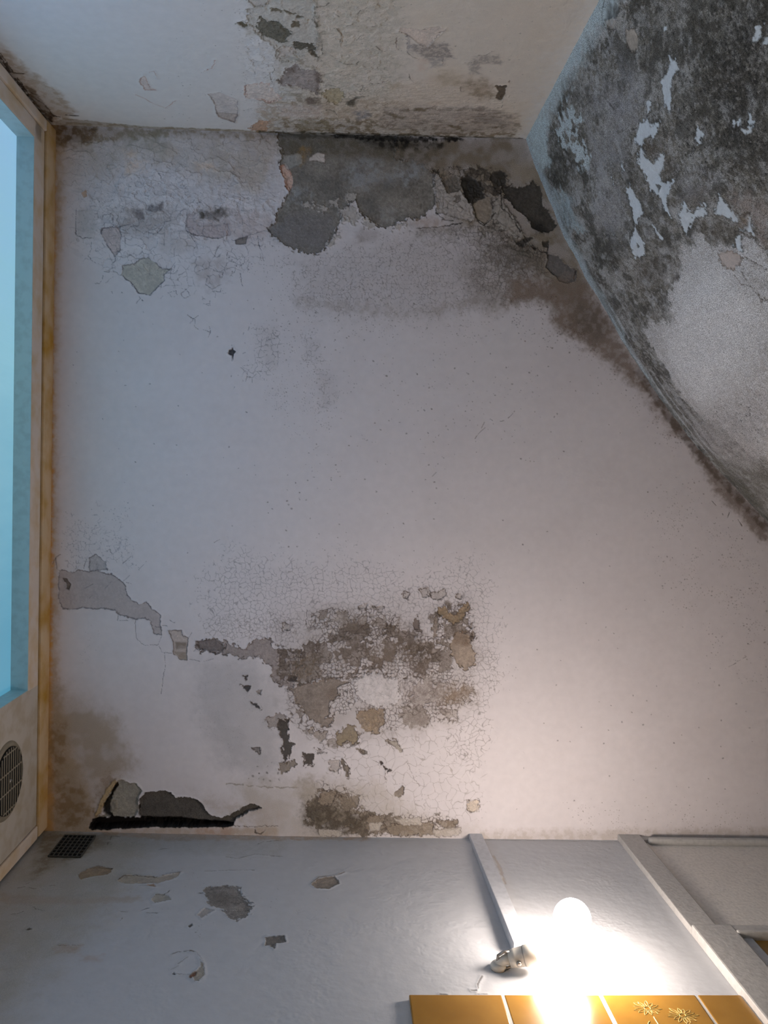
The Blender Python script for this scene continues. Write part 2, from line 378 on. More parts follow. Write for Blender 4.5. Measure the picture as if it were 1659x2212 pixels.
def pane_mat():
    m, N, L, B = new_mat('frosted_daylit_glass')
    tc = N.new('ShaderNodeTexCoord'); sp = N.new('ShaderNodeSeparateXYZ'); L.new(tc.outputs['Generated'], sp.inputs[0])
    n = N.new('ShaderNodeTexNoise'); n.inputs['Scale'].default_value = 14; n.inputs['Detail'].default_value = 8
    mp = N.new('ShaderNodeMapping'); mp.inputs['Scale'].default_value = (1, 3, 0.6); L.new(tc.outputs['Object'], mp.inputs['Vector']); L.new(mp.outputs['Vector'], n.inputs['Vector'])
    ad = N.new('ShaderNodeMath'); ad.operation = 'MULTIPLY_ADD'; ad.inputs[1].default_value = 0.22; L.new(n.outputs['Fac'], ad.inputs[0]); L.new(sp.outputs['Y'], ad.inputs[2])
    cr = N.new('ShaderNodeValToRGB'); e = cr.color_ramp.elements
    e[0].position = 0.1; e[0].color = (0.36, 0.68, 1.0, 1); e[1].position = 1.1; e[1].color = (0.10, 0.40, 0.60, 1)
    k = e.new(0.5); k.color = (0.33, 0.70, 0.88, 1)
    L.new(ad.outputs[0], cr.inputs['Fac'])
    # glass emits: seen top strip, then unseen lower bands added to light the room
    k1 = N.new('ShaderNodeVectorMath'); k1.operation = 'SCALE'; k1.inputs['Scale'].default_value = PANE_E; L.new(cr.outputs['Color'], k1.inputs[0])
    last = k1.outputs['Vector']
    for z0, z1, colr in ((0.88, 0.76, (0.27, 0.56, 1.08)), (0.64, 0.44, (0.84, 0.75, 0.60))):
        zr = N.new('ShaderNodeMapRange'); zr.interpolation_type = 'SMOOTHSTEP'; zr.inputs['From Min'].default_value = z0; zr.inputs['From Max'].default_value = z1
        L.new(sp.outputs['Z'], zr.inputs['Value'])
        mxv = N.new('ShaderNodeMix'); mxv.data_type = 'RGBA'; mxv.inputs['B'].default_value = (*(c_ * LOW_PANE_E for c_ in colr), 1)
        L.new(zr.outputs['Result'], mxv.inputs['Factor']); L.new(last, mxv.inputs['A']); last = mxv.outputs['Result']
    L.new(last, B.inputs['Emission Color'])
    B.inputs['Emission Strength'].default_value = 1.0
    B.inputs['Base Color'].default_value = (0.25, 0.33, 0.36, 1); B.inputs['Roughness'].default_value = 0.35
    bm = N.new('ShaderNodeBump'); bm.inputs['Strength'].default_value = 0.3; bm.inputs['Distance'].default_value = 0.003
    L.new(n.outputs['Fac'], bm.inputs['Height']); L.new(bm.outputs['Normal'], B.inputs['Normal'])
    return m
M_PANE = pane_mat()
def bulb_mat():
    m, N, L, B = new_mat('glowing_opal_glass')
    B.inputs['Base Color'].default_value = (0.9, 0.88, 0.84, 1)
    B.inputs['Emission Color'].default_value = (1.0, 0.87, 0.78, 1); B.inputs['Emission Strength'].default_value = BULB_E
    return m
M_BULB = bulb_mat()

# ------------------------------------------------------------------ ceiling
def build_ceiling():
    S = Surf(None, -0.70, 1.03, -0.83, 0.90, 0.0012, alb((200, 200, 200), (200, 200, 200), .765), 3, 1.42)
    S.tint = np.array([1.035, .96, .965], np.float32)
    TL, TM, BR, BL = (142, 147, 162), (140, 133, 138), (190, 182, 182), (150, 150, 162)
    dirt_l, dirt_m, dirt_r = alb((72, 72, 84), TL), alb((78, 68, 66), TM), alb((92, 78, 70), BR)
    S.mix((slice(None), slice(None)), 0.10 * sst(-0.3, 0.7, S.nL), alb((176, 168, 166), (196, 192, 192)))
    # --- ochre damp along the window frame and the corners
    S.stain('O 90,262 140,262 136,420 126,600 120,900 122,1300 124,1480 150,1600 190,1700 230,1800 90,1810', alb((128, 94, 24), (150, 140, 138)), 0.6, 5, 14, 0.3, 0.1)
    S.stain('O 90,262 122,262 118,500 113,900 112,1300 112,1500 118,1800 90,1810', alb((158, 108, 0), (150, 142, 140)), 0.97, 3, 6, 0.15)
    S.stain('O 95,1480 170,1500 250,1560 290,1640 262,1690 225,1740 200,1800 95,1805', alb((126, 110, 84), (156, 150, 150)), 0.75, 12, 34, 0.45, 0.35, 'M')
    for e in ('O 100,1560 135,1570 138,1640 110,1680 100,1640', 'O 130,1690 170,1690 190,1760 150,1790 120,1750', 'O 205,1700 240,1665 262,1690 215,1775 190,1780'):
        S.stain(e, alb((108, 80, 38), (156, 150, 150)), 0.6, 8, 12, 0.6, 0.3)
    # --- grey, layered peeling at the window end
    S.flakes('O 125,292 600,292 600,420 560,520 400,560 300,600 180,560 130,430', 38, 2.2, .06, 14, 24, 1.5)
    S.flakes('O 150,300 600,300 590,500 380,520 180,520', 15, 1.0, .05, 14, 30, 1.3)
    S.stain('O 125,285 600,292 605,350 560,420 430,380 300,350 200,390 130,420', alb((132, 128, 122), TL), 0.65, 10, 26, 0.45, 0.35, 'M')
    S.stain('O 110,268 330,278 600,290 600,302 330,294 200,312 130,318 112,330', alb((104, 92, 66), TL), 0.75, 4, 8, 0.5, 0.5)
    S.stain('O 118,270 210,274 200,300 160,310 120,318', alb((74, 54, 24), TL), 0.7, 6, 10, 0.5, 0.4)
    S.stain('A 470,130 760,110 760,260 560,280 470,230', alb((104, 108, 100), TL), 0.5, 8, 18, 0.6, 0.4)
    for e in ('A 500,320 640,330 630,390 510,400', 'A 950,330 1060,330 1100,380 980,370', 'A 480,240 600,260 560,310 500,300'):
        S.stain(e, alb((160, 148, 138), TL), 0.6, 4, 8, 0.5)
    S.stain('A 420,640 560,600 780,600 850,680 740,780 620,800 480,780', alb((118, 116, 122), TL), 0.65, 8, 16, 0.5, 0.3)
    S.stain('A 880,640 1180,620 1420,660 1480,760 1300,840 1000,830 900,760', alb((136, 130, 138), TL), 0.6, 6, 14, 0.3, 0.2)
    S.stain('A 190,640 300,620 330,760 280,815 200,790', alb((126, 132, 142), TL), 0.6, 4, 8, 0.3)
    S.stain('A 730,770 900,760 960,850 800,925 720,900', alb((128, 128, 136), TL), 0.55, 5, 10, 0.3)
    S.stain('A 940,960 1140,950 1160,1080 1060,1150 960,1060', alb((120, 116, 122), TL), 0.5, 8, 14, 0.6, 0.3)
    for e, c, o in (('A 555,625 600,625 640,690 590,690', (72, 66, 72), .7), ('A 650,605 745,590 745,630 680,650 640,640', (76, 72, 80), .75), ('A 970,640 1160,622 1160,665 1090,700 985,690', (62, 60, 56), .95)):
        S.stain(e, alb(c, TL), o, 4, 6, 0.35, 0.5)
    P1, P2 = alb((138, 132, 140), TL), alb((126, 130, 128), TL)
    S.peel('A 355,752 475,738 480,830 470,890 440,930 390,860 350,790', P1, 0.8, 0.8, 1.5, dirt_l)
    S.peel('A 490,990 560,980 600,950 650,935 700,970 740,1010 800,1010 755,1050 755,1085 690,1150 660,1180 590,1165 550,1105 480,1050', P2, 0.85, 0.9, 1.5, dirt_l)
    S.peel('A 905,660 960,650 940,700 990,740 1160,720 1180,790 1100,815 1000,800 930,790 900,740', alb((132, 126, 136), TL), 0.6, 0.6, 1.5, dirt_l, rop=.5)
    S.peel('A 1205,825 1290,800 1275,850 1215,850', alb((92, 88, 88), TL), 0.9, 0.6, 1.2, dirt_l)
    S.peel('A 225,525 255,500 262,545 240,552', alb((140, 112, 84), TL), 0.8, 0.6, 1)
    S.stroke('A 190,620 185,700 195,790 230,815 290,810; 290,835 285,890 265,930 310,970 360,985; 355,690 365,665 425,655; 425,660 430,735 365,750 345,790; 475,738 540,725; 440,930 445,960 415,980 425,1020 480,1050 540,1095 565,1140 600,1165 670,1180', 0.9, dirt_l)
    S.stroke('A 690,1150 760,1080 750,1045 810,1030 825,990; 800,700 760,710 735,760 690,790 640,775; 900,650 895,760 930,800 970,880; 905,770 960,795 1060,815 1150,810 1200,830 1300,795 1390,765 1430,770; 1110,860 1085,900 1080,930; 1160,900 1150,1000 1120,1060', 0.9, dirt_l)
    S.stroke('A 1355,800 1370,880 1395,960; 980,1020 1040,1000 1100,1030 1140,1010; 1030,1070 1020,1110 1060,1140 1120,1110; 1240,1030 1255,1120; 860,1130 900,1140 920,1180 880,1200 860,1170 900,1140; 780,1160 830,1150 840,1180 800,1190 780,1160; 810,1090 830,1130; 850,1050 890,1030; 1095,1035 1130,1035 1120,1065 1095,1035', 0.8, dirt_l, 0.85)
    S.stroke('A 370,1025 430,1030; 430,1055 420,1060 380,1095; 310,1105 340,1105 370,1050; 580,1225 600,1200 620,1215; 600,1200 590,1180; 1020,1235 1045,1230 1050,1245; 1045,1230 1048,1215; 910,1305 940,1330 975,1310; 940,1330 915,1360; 415,1150 425,1165; 1060,1150 1120,1160 1115,1130; 1080,1190 1085,1170 1060,1150', 0.8, dirt_l, 0.8)
    for e in ('A 690,390 730,380 735,430 770,480 775,560 765,590', 'A 810,480 850,530 880,580 920,610', 'A 1040,460 1055,530 1010,580', 'A 1030,360 1110,385 1180,392 1245,440', 'A 830,370 860,420', 'A 1105,490 1100,540 1110,580', 'A 400,380 430,430 400,470', 'A 460,470 465,560', 'A 620,420 660,480', 'A 700,540 660,570', 'A 1210,420 1260,490', 'A 1400,580 1450,640 1470,700', 'A 520,330 560,370', 'A 270,540 300,580', 'A 1190,560 1260,570'):
        S.stroke(e, 0.8, alb((112, 100, 92), TL), 0.55, 2.5, 0.4, 1.6)  # shading of curled paint edges drawn as grey-brown strokes, with lift
    S.stroke('A 1110,380 1180,390 1240,440', 1.6, alb((100, 92, 80), TL), 0.7, 2, 0.3)
    S.stroke('A 720,395 735,425', 2.0, dirt_l, 0.8, 1)
    S.dots('A 1180,940 1300,940 1290,1010 1190,1000', 7, 1.0, 2.2, 0.7, dirt_l)
    S.dots('A 120,560 500,560 500,700 120,720', 6, 0.5, 1.3, 0.4, dirt_l, 0.6)
    S.crack('O 200,440 380,430 600,470 590,560 480,620 360,640 240,580', 17, 1.2, dirt_l, 0.55, 0.6, 20, 30, curl=0.6)
    S.crack('O 150,320 420,320 580,340 580,480 420,520 180,520', 26, 1.1, alb((104, 100, 100), TL), 0.62, 0.45, 20, 40, curl=1.6)
    S.d += 0.9e-3 * np.abs(S.nS) * sst(0.30, -0.1, np.abs(S.V + 0.62) * 2) * sst(0.1, -0.05, S.U)
    # --- bare, wet render along the far wall
    brown = alb((92, 78, 62), TM); cem = alb((100, 93, 88), TM); cemr = alb((92, 84, 82), TM)
    S.stain('O 600,285 960,296 1140,298 1180,400 1250,560 1290,640 1220,650 1130,560 1040,500 960,470 930,380 760,350 620,350', alb((100, 86, 70), TM), 0.95, 8, 18, 0.35, 0.7, 'M')
    S.peel('B 160,100 165,190 205,300 180,400 215,480 240,570 270,640 210,740 160,840 145,910 85,965 100,1045 200,1085 300,1160 420,1190 540,1195 590,1170 600,1110 660,1040 700,950 740,880 730,800 860,720 880,790 950,860 1010,910 1080,950 1150,960 1220,930 1330,880 1420,890 1500,830 1570,780 1600,720 1580,640 1570,560 1560,480 1450,400 1200,330 1250,100', cem, 1, 2.2, 3, alb((60, 48, 42), TM), 1.4, 0.85, 0.5, 0.5, 1.2, .7, 4, 7)
    S.stain('B 160,120 700,130 1650,190 1650,330 1450,420 1200,350 860,320 600,300 420,330 330,390 270,420 190,330', alb((78, 68, 54), TM), 0.85, 8, 14, 0.5, 0.8, 'S')
    S.stain('B 860,160 1650,200 1650,240 1300,260 1020,230', alb((26, 22, 18), TM), 0.9, 5, 8, 0.35, 0.5)
    S.stain('B 390,230 450,250 430,350 370,400 340,340', alb((124, 90, 34), TM), 0.7, 4, 8, 0.4)
    S.peel('B 450,330 520,280 590,300 590,385 500,360 440,370', alb((150, 138, 134), TM), 0.95, -1.0, 1.5, alb((80, 64, 52), TM), mottle=.1)
    S.peel('B 190,410 235,390 300,500 305,570 262,640 230,560 210,490', alb((158, 138, 132), TL), 0.95, 0.8, 1.5, alb((130, 84, 58), TL), 1.6, .7)
    S.peel('B 200,320 380,300 380,380 260,440 210,380', alb((118, 114, 112), TM), 0.7, 0.5, 3, None, feather=3)
    for e, o in (('B 780,440 900,340 1080,370 1090,560 960,610 800,590 740,500', .8), ('B 1250,440 1380,360 1460,420 1420,540 1330,590 1250,560', .95), ('B 290,620 400,550 470,660 380,740 270,730', .7), ('B 1140,470 1240,480 1240,560 1170,560', .8), ('B 1060,800 1240,780 1300,880 1160,940 1090,900', .35)):
        S.stain(e, alb((112, 114, 122), TM), o * .8, 7, 16, 0.75, 0.5, 'S', -0.3, 0.5)
    for e in ('B 540,520 760,480 760,700 640,740 470,600', 'B 1060,560 1230,540 1240,640 1080,640', 'B 320,440 420,410 470,540 330,560', 'B 860,700 1060,640 1060,860 960,840'):
        S.stain(e, alb((66, 63, 62), TM), 0.6, 8, 14, 0.5, 0.5, 'S')
    S.stain('B 100,960 300,800 680,840 640,1030 560,1190 300,1150 110,1050', alb((80, 75, 80), TM), 0.6, 6, 14, 0.2, 0.2)
    for e in ('B 720,800 850,780 910,870 840,930 760,900', 'B 640,720 720,690 700,770 640,780', 'B 760,650 860,640 870,700 800,730', 'B 720,840 800,900 740,930', 'B 920,890 990,880 1060,950 960,970', 'B 1210,930 1300,920 1260,980 1200,980', 'B 600,1110 720,1000 730,1050 620,1140', 'B 480,760 600,770 600,810 520,800', 'B 410,720 490,740 480,780 420,770'):
        S.peel(e, alb((130, 122, 119), TM), 0.85, -1.2, 4, dirt_m, 1.2, .7, .3, .3, .8, .7, 4, 6)
    S.stain('O 690,290 850,293 960,297 1030,300 960,303 900,308 840,303 760,299', (.012, .01, .008), .95, 5, 3, .15)  # black painted for the dark gap between ceiling and wall
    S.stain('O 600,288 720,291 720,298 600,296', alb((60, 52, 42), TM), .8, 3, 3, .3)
    # cracked brown bed right of the bare patch
    S.stain('C 0,900 150,880 330,900 560,900 760,940 1000,1000 1210,1150 1240,1300 1380,1440 1520,1400 1659,1600 1659,1921 1500,1921 1300,1800 1220,1640 1040,1620 700,1720 500,1660 420,1300 560,1140 400,1000 0,1010', alb((98, 88, 80), TM), 0.7, 10, 26, 0.4, 0.5, 'S', -0.7, 0.4)
    S.stain('C 620,1060 900,1060 1100,1130 1180,1240 1010,1400 860,1380 700,1250', alb((78, 69, 62), TM), 0.75, 8, 24, 0.4, 0.5)
    S.peel('C 165,440 200,415 235,470 280,560 280,600 380,590 400,540 440,620 520,700 540,800 560,870 420,850 280,800 180,790 170,640', alb((126, 117, 114), TM), 0.95, -1.6, 3.5, alb((50, 40, 34), TM), 1.6, .85, .12)
    S.scaling('C 165,440 235,470 280,600 440,620 520,700 560,870 420,850 180,790', 12, .10, alb((120, 110, 104), TM), alb((84, 74, 68), TM), alb((62, 52, 46), TM), 1.3, jop=.7, rough=3, feather=5, dome=3.2)
    S.peel('C 720,720 790,590 830,700 900,820 1010,960 1010,1060 940,1050 850,960 760,940 700,840', alb((116, 107, 101), TM), 0.95, -1.8, 4, alb((46, 36, 30), TM), 1.6, .85, .15)
    S.scaling('C 700,600 800,590 1010,960 1010,1060 850,960 700,840', 16, .15, alb((112, 102, 96), TM), alb((80, 70, 64), TM), alb((46, 38, 33), TM), 1.7, jop=.8, rough=3, feather=5, dome=3.5)
    S.scaling('C 100,360 560,340 880,420 900,620 640,640 300,560', 12, .45, alb((88, 76, 66), TM), alb((56, 48, 42), TM), alb((44, 36, 31), TM), 1.6, rough=6, feather=12, dome=2.5, clump=.02)
    S.scaling('C 500,900 760,880 1010,1050 1220,1160 1180,1240 900,1120 600,1020', 11, .35, alb((112, 102, 95), TM), alb((76, 67, 60), TM), alb((52, 43, 38), TM), 1.5, rough=6, feather=12, dome=2.0, clump=.02)
    S.peel('C 540,560 700,640 720,780 690,860 640,890 570,850 530,720', alb((108, 94, 80), TM), 0.85, 1.0, 2, alb((36, 28, 22), TM), 1.8, .9)
    S.stain('C 880,320 1080,280 1130,460 1010,520 900,480', alb((120, 106, 92), TM), 0.8, 6, 12, 0.3, 0.3)
    deep = alb((40, 35, 31), TM)
    for e in ('C 410,470 480,420 560,470 620,560 600,620 540,640 490,690 440,610', 'C 690,400 800,380 860,430 830,520 740,560 700,480', 'C 920,1050 1010,1020 1110,1010 1000,1100 960,1110', 'C 1180,1060 1250,1040 1250,1110 1200,1110', 'C 1080,1100 1130,1100 1120,1140', 'C 430,440 620,480 640,640 520,700 440,600', 'C 230,480 380,420 420,560 300,600'):
        S.peel(e, deep if 'C 23' not in e else alb((84, 76, 70), TM), 0.9, 2.5, 3, None, mottle=.5, grain=.4, feather=2)
    S.peel('C 790,520 900,540 1000,530 1100,490 1180,560 1200,700 1290,850 1330,900 1250,960 1180,960 1080,920 1040,820 930,740 830,640', alb((52, 46, 41), TM), 0.95, 3.0, 4, alb((28, 23, 20), TM), 1.5, .7, .6, .5)
    S.stain('C 1060,840 1200,870 1230,960 1120,980', alb((26, 22, 20), TM), 0.85, 6, 10, 0.2)
    S.peel('C 1240,1180 1220,1300 1290,1370 1350,1430 1430,1450 1500,1430 1510,1330 1400,1270 1330,1190', alb((76, 71, 71), TM), 0.95, 1.8, 1.5, alb((42, 36, 36), TM), 1.2, .8)
    S.stroke('C 1090,1090 1170,1150 1240,1160; 1050,1040 1000,980 940,900 870,800 800,740 790,560; 560,860 640,900 700,850 740,780; 0,930 150,920 320,900 430,880; 180,790 270,850 350,860; 1240,1080 1230,1220; 740,580 820,550 900,520; 1500,1330 1490,1420', 1.8, alb((34, 27, 24), TM), 0.9, 2, .1)
    S.crack('C 0,960 400,900 700,900 1000,1050 1220,1180 1230,1320 1000,1440 700,1560 500,1500 560,1180 400,1040', 11, 1.3, alb((66, 56, 52), TM), 1.1, 0.7, 8, 20, curl=.8)
    S.crack('O 1040,540 1190,560 1210,620 1140,660 1050,650 1010,600', 14, 1.2, alb((78, 68, 62), TM), 0.9, 0.6, 8, 20)
    S.stain('B 850,980 960,960 1060,1000 1040,1080 900,1110 850,1060', alb((110, 98, 96), TM), 0.6, 5, 10, 0.4, 0.4)
    S.stain('B 1380,900 1560,870 1659,900 1659,960 1400,960', alb((134, 112, 104), TM), 0.6, 5, 10, 0.4, 0.3)
    # brown tail along the curved wall
    S.stain('U 400,20 500,20 660,270 840,580 970,780 1150,1010 1130,1010 1060,990 960,880 820,700 700,600 560,500 440,400 280,330 260,280 310,220 240,150 60,150 0,170 0,0', alb((98, 81, 71), TM), 0.9, 10, 18, 0.22, 0.6, 'S', -0.8, 0.2)
    S.stain('U 420,150 540,170 640,330 560,420 420,320', alb((72, 62, 54), TM), 0.6, 10, 24, 0.4, 0.4)
    S.stain('S 600,800 780,990 1060,1330 1543,1870 1543,2060 1400,2010 1230,1760 1060,1600 930,1470 830,1330 740,1160 700,1060', alb((104, 88, 80), (150, 142, 146)), 0.85, 8, 12, 0.25, 0.6, 'S', -0.8, 0.2)
    S.stain('O 1380,790 1470,920 1560,1022 1659,1129 1760,1240 1750,1262 1645,1142 1545,1033 1455,930 1370,805', alb((72, 58, 48), (150, 142, 146)), 0.7, 2, 4, 0.4, 0.5)
    S.dots('U 0,150 300,150 560,480 900,830 1150,1010 1050,1100 800,800 500,520 250,420 60,330', 6, 0.9, 1.9, 0.55, alb((70, 56, 54), TM), .75, 12, 20)
    # --- fine crazing and mould specks out in the middle
    S.stain('O 640,560 940,505 1020,540 1040,640 960,690 700,680 650,640', alb((124, 116, 118), TM), 0.5, 12, 40, 0.3, 0.3)
    S.crack('O 620,560 720,530 950,490 1040,530 1080,640 1010,690 720,690 630,655', 10, 1.0, dirt_m, 0.62, 0.55, 14, 40, mask_n=.75, curl=.2)
    S.dots('O 540,560 720,530 950,490 1040,530 1060,650 1010,720 720,710 560,650', 6.5, 0.6, 1.4, 0.5, dirt_m, .85, 14, 40)
    S.stain('O 630,645 760,650 900,665 1040,640 1050,665 900,690 740,675 640,660', alb((120, 110, 108), TM), 0.45, 6, 10, 0.6, 0.5)
    S.stain('D 330,400 520,380 560,820 430,900 330,700', alb((124, 120, 126), (140, 138, 148)), 0.35, 5, 14, 0.4)
    S.stain('D 850,520 1050,520 1060,760 880,740', alb((122, 116, 122), TM), 0.4, 5, 12, 0.4)
    S.stain('D 1040,880 1200,880 1270,1180 1200,1340 1090,1340 1040,1120', alb((124, 116, 120), TM), 0.4, 5, 12, 0.4)
    S.crack('D 250,370 560,370 620,800 470,980 120,1030 120,850 260,760', 13, 1.1, dirt_l, 0.75, 0.6, 5, 14, mask_n=.7, curl=.2)
    S.crack('D 800,340 1040,420 1130,780 1280,1180 1200,1440 1050,1380 950,900 830,740', 10, 1.0, dirt_m, 0.6, 0.5, 6, 16, mask_n=.75, curl=.2)
    S.dots('D 260,360 1060,380 1200,900 1290,1200 1180,1620 700,1680 420,1300 380,900', 5.5, 0.7, 1.4, 0.42, dirt_m, .7, 10, 16)
    S.stroke('D 120,850 150,890 180,900 190,960 170,1020; 190,960 250,970 300,930; 250,970 245,1030; 150,890 135,900; 195,760 185,820; 150,430 135,470; 215,365 200,405; 430,370 395,405; 20,1110 40,1080; 130,690 170,670', 0.8, dirt_l, .7, 1, .1)
    S.peel('D -30,640 0,632 20,600 24,635 60,660 30,690 18,770 8,710 -40,690', alb((30, 30, 38), TL), .95, 1.5, 0.6, None, mottle=.1)
    S.stroke('O 490,762 513,763; 501,745 501,780', 0.7, dirt_l, .7, .3, 0)
    S.stroke('O 405,680 422,690 420,705 428,712; 410,695 422,690; 440,712 455,718 450,728; 455,718 452,705; 440,655 452,660', 0.8, dirt_l, .75, 1, .1)
    S.stroke('O 1026,948 1034,936 1048,924; 1040,925 1047,912; 1058,905 1064,908; 1080,910 1090,908; 1098,903 1112,888', 1.0, dirt_m, .85, 1, .1)
    S.stroke('O 933,1030 943,1020; 680,968 690,962; 462,1172 475,1165; 268,832 276,832', 0.9, dirt_m, .85, 1, .1)
    S.dots('O 560,650 1250,700 1340,900 1000,1000 960,1200 640,1200 560,1050 760,900', 22, 1.25, 2.30, 0.34, dirt_m, .8, 20, 90, .8)
    S.dots('O 150,600 640,600 640,1200 150,1200', 34, 1.25, 2.20, 0.22, dirt_l, .75, 20, 60, .8)
    S.dots('O 600,640 1240,700 1120,1000 640,1060', 12, 0.95, 1.60, 0.16, dirt_m, .6, 20, 60, .9)
    S.dots('O 1080,1100 1659,1150 1659,1800 1080,1800', 30, 1.25, 2.30, 0.16, alb((100, 86, 84), (200, 190, 186)), .8, 20, 90, .8)
    S.dots('O 1390,1060 1560,1030 1700,1190 1800,1450 1620,1480 1480,1330', 8.5, 0.8, 1.9, 0.40, alb((92, 80, 76), (165, 156, 156)), .75, 20, 50, .9)
    S.dots('O 1420,1100 1640,1150 1700,1420 1480,1300', 5.0, 0.6, 1.1, 0.22, alb((112, 102, 96), (165, 156, 156)), .6, 20, 50, 1)
    S.dots('O 1230,1740 1700,1720 1800,1820 1230,1816', 6.5, 0.7, 1.5, 0.30, alb((128, 112, 92), (205, 194, 184)), .75, 6, 24, .9)
    S.stain('O 1040,1795 1659,1790 1900,1800 1900,1826 1040,1818', alb((168, 150, 124), (205, 194, 184)), .5, 4, 10, .5, .3)
    S.stroke('O 1575,1440 1590,1432; 1592,1428 1600,1425; 1605,1422 1612,1418', 1.1, alb((96, 84, 80), (165, 156, 156)), .8, .6, 0)
    S.stroke('S 870,1555 925,1612; 1085,1700 1060,1760; 1000,1710 1005,1725; 1185,1780 1235,1855; 1290,1910 1310,1925; 1180,1000 1170,1010', 1.3, alb((66, 58, 52), (150, 142, 146)), .9, .6, 0)
    # --- cracks and lost paint near the frame, low on the picture's left
    P4 = alb((132, 126, 132), BL)
    S.crack('K 440,330 480,200 700,170 860,180 940,360 940,560 800,640 640,600 460,600', 13, 1.0, alb((96, 96, 112), BL), 0.62, 0.55, 10, 40, mask_n=.75)
    S.dots('K 440,330 480,200 700,170 900,180 940,560 640,520 460,520', 6, 0.6, 1.5, 0.5, alb((90, 90, 104), BL), .7, 10, 30)
    S.peel('K 640,515 690,490 760,545 770,600 700,605 640,612', alb((128, 126, 134), BL), .7, .7, 2, alb((70, 66, 76), BL))
    S.peel('K 420,600 440,600 520,618 560,602 640,612 700,600 760,632 800,630 840,660 880,690 900,720 910,780 945,820 1000,848 1050,830 1090,880 1150,930 1150,980 1155,1065 1105,1055 1080,970 1040,945 980,955 930,940 870,925 820,890 760,875 690,880 600,870 520,885 450,880 420,800', P4, .9, .9, 1.8, alb((74, 66, 72), BL), 1.2, .85, .15, .15)
    S.peel('K 450,660 480,660 503,705 495,745 470,735 478,700', alb((84, 74, 68), BL), .9, .8, 1.2, alb((60, 50, 46), BL))
    S.peel('K 1205,1035 1300,1035 1310,1070 1350,1090 1340,1170 1340,1245 1290,1240 1240,1200 1245,1120', alb((136, 128, 128), BL), .9, .9, 1.4, alb((64, 52, 46), BL))
    S.stain('K 1255,1120 1335,1120 1335,1165 1262,1170', alb((98, 88, 80), BL), .9, 1.5, 3, .3)
    S.stain('K 1240,1185 1340,1190 1335,1240 1290,1235', alb((110, 98, 86), BL), .8, 1.5, 3, .3)
    S.stroke('K 970,960 975,1090 1030,1140 1130,1140 1160,1070; 1140,1150 1160,1190 1230,1200; 1180,1200 1185,1280 1165,1400 1155,1490; 1360,1240 1450,1260 1530,1240; 380,560 400,510 440,490; 400,520 410,600; 545,530 545,590 520,615; 600,590 625,510; 690,560 700,605; 740,470 790,455 805,500; 880,555 940,505; 1000,590 1050,535; 905,690 940,700; 885,680 930,640; 750,735 795,685; 640,800 665,775; 850,930 845,965 920,965; 600,740 670,700; 1110,1010 1155,1015; 1160,1000 1200,1005; 1220,965 1255,980; 1350,1090 1375,1050; 1390,1185 1420,1160', 0.8, alb((74, 68, 76), BL), .75, 1.2, .15)
    S.dots('K 560,1050 720,1000 720,1250 560,1250', 6, 0.5, 1.1, 0.3, alb((100, 100, 114), BL), .6, 8, 20)
    # --- the big brown scaling patch
    S.stain('L 80,620 250,580 450,720 480,900 440,1100 360,1180 140,1080 60,800', alb((158, 155, 156), BR), .65, 12, 40, .2, .25, 'M')
    S.dots('L 60,700 200,620 380,760 360,1100 120,1050', 5, 0.5, 1.1, 0.2, alb((118, 112, 116), BR), .6, 12, 30)
    S.stain('L 440,420 700,330 1000,330 1200,300 1390,330 1420,600 1380,860 1100,960 800,1010 560,980 420,740', alb((160, 152, 150), BR), .55, 14, 40, .35, .3, 'M')
    ck = alb((112, 98, 92), BR); bl = alb((146, 130, 118), BR); rimb = alb((82, 66, 56), BR)
    S.crack('L 80,260 200,80 320,90 560,140 800,100 1060,190 1390,110 1500,240 1520,420 1480,720 1200,700 700,560 200,480 80,420', 11.5, 1.15, alb((122, 114, 116), BR), 0.85, 0.6, 14, 50, mask_n=.7, curl=.3)
    S.crack('L 1360,560 1480,560 1520,700 1430,860 1460,1020 1420,1140 1300,1100 1240,960 1340,840', 14, 1.1, ck, 0.95, 0.6, 10, 30, mask_n=.6, curl=.4)
    S.crack('L 560,960 900,930 1180,900 1400,1000 1420,1150 1440,1330 1300,1400 900,1390 780,1300 700,1120', 20, 1.0, alb((130, 116, 106), BR), 0.75, 0.55, 14, 40, mask_n=.6, curl=.5)
    S.crack('L 80,430 300,400 560,400 560,560 400,520 100,500', 10, 1.2, ck, 0.95, 0.55, 8, 20)
    S.dots('L 60,240 200,80 320,60 800,80 1400,90 1560,300 1540,700 1400,700 700,300 100,400', 7, 0.6, 1.4, 0.22, alb((112, 102, 104), BR), .65, 14, 40)
    def bare(e, c, op=.92, r=3.0, rim=rimb, **k):
        S.peel(e, alb(c, BR), op, 1.0, r, rim, 1.3, .9, **{'cr': 3.5, 'cc': 8, 'mottle': .4, 'grain': .4, **k})
    bare('L 50,520 130,505 210,530 290,560 340,505 410,510 430,560 520,570 560,620 520,680 520,760 470,740 410,690 415,640 350,600 270,600 150,570 60,560', (142, 128, 122))
    bare('L 50,515 140,505 190,540 180,575 80,570', (118, 104, 98), .8)
    tan, mid, drk = alb((166, 154, 146), BR), alb((138, 124, 113), BR), alb((104, 88, 74), BR)
    wht = alb((190, 182, 180), BR)
    S.stain('Q 180,200 420,110 820,140 900,240 1060,300 1250,260 1430,430 1400,800 1290,960 760,1000 480,1000 280,920 100,780 60,500', tan, .4, 16, 26, .35, .4, 'M')
    S.scaling('Q 190,200 330,120 520,130 700,90 840,150 900,250 840,330 700,300 520,330 440,350 350,260 230,260', 9, .52, tan, mid, rimb, 1.8, clump=.022)
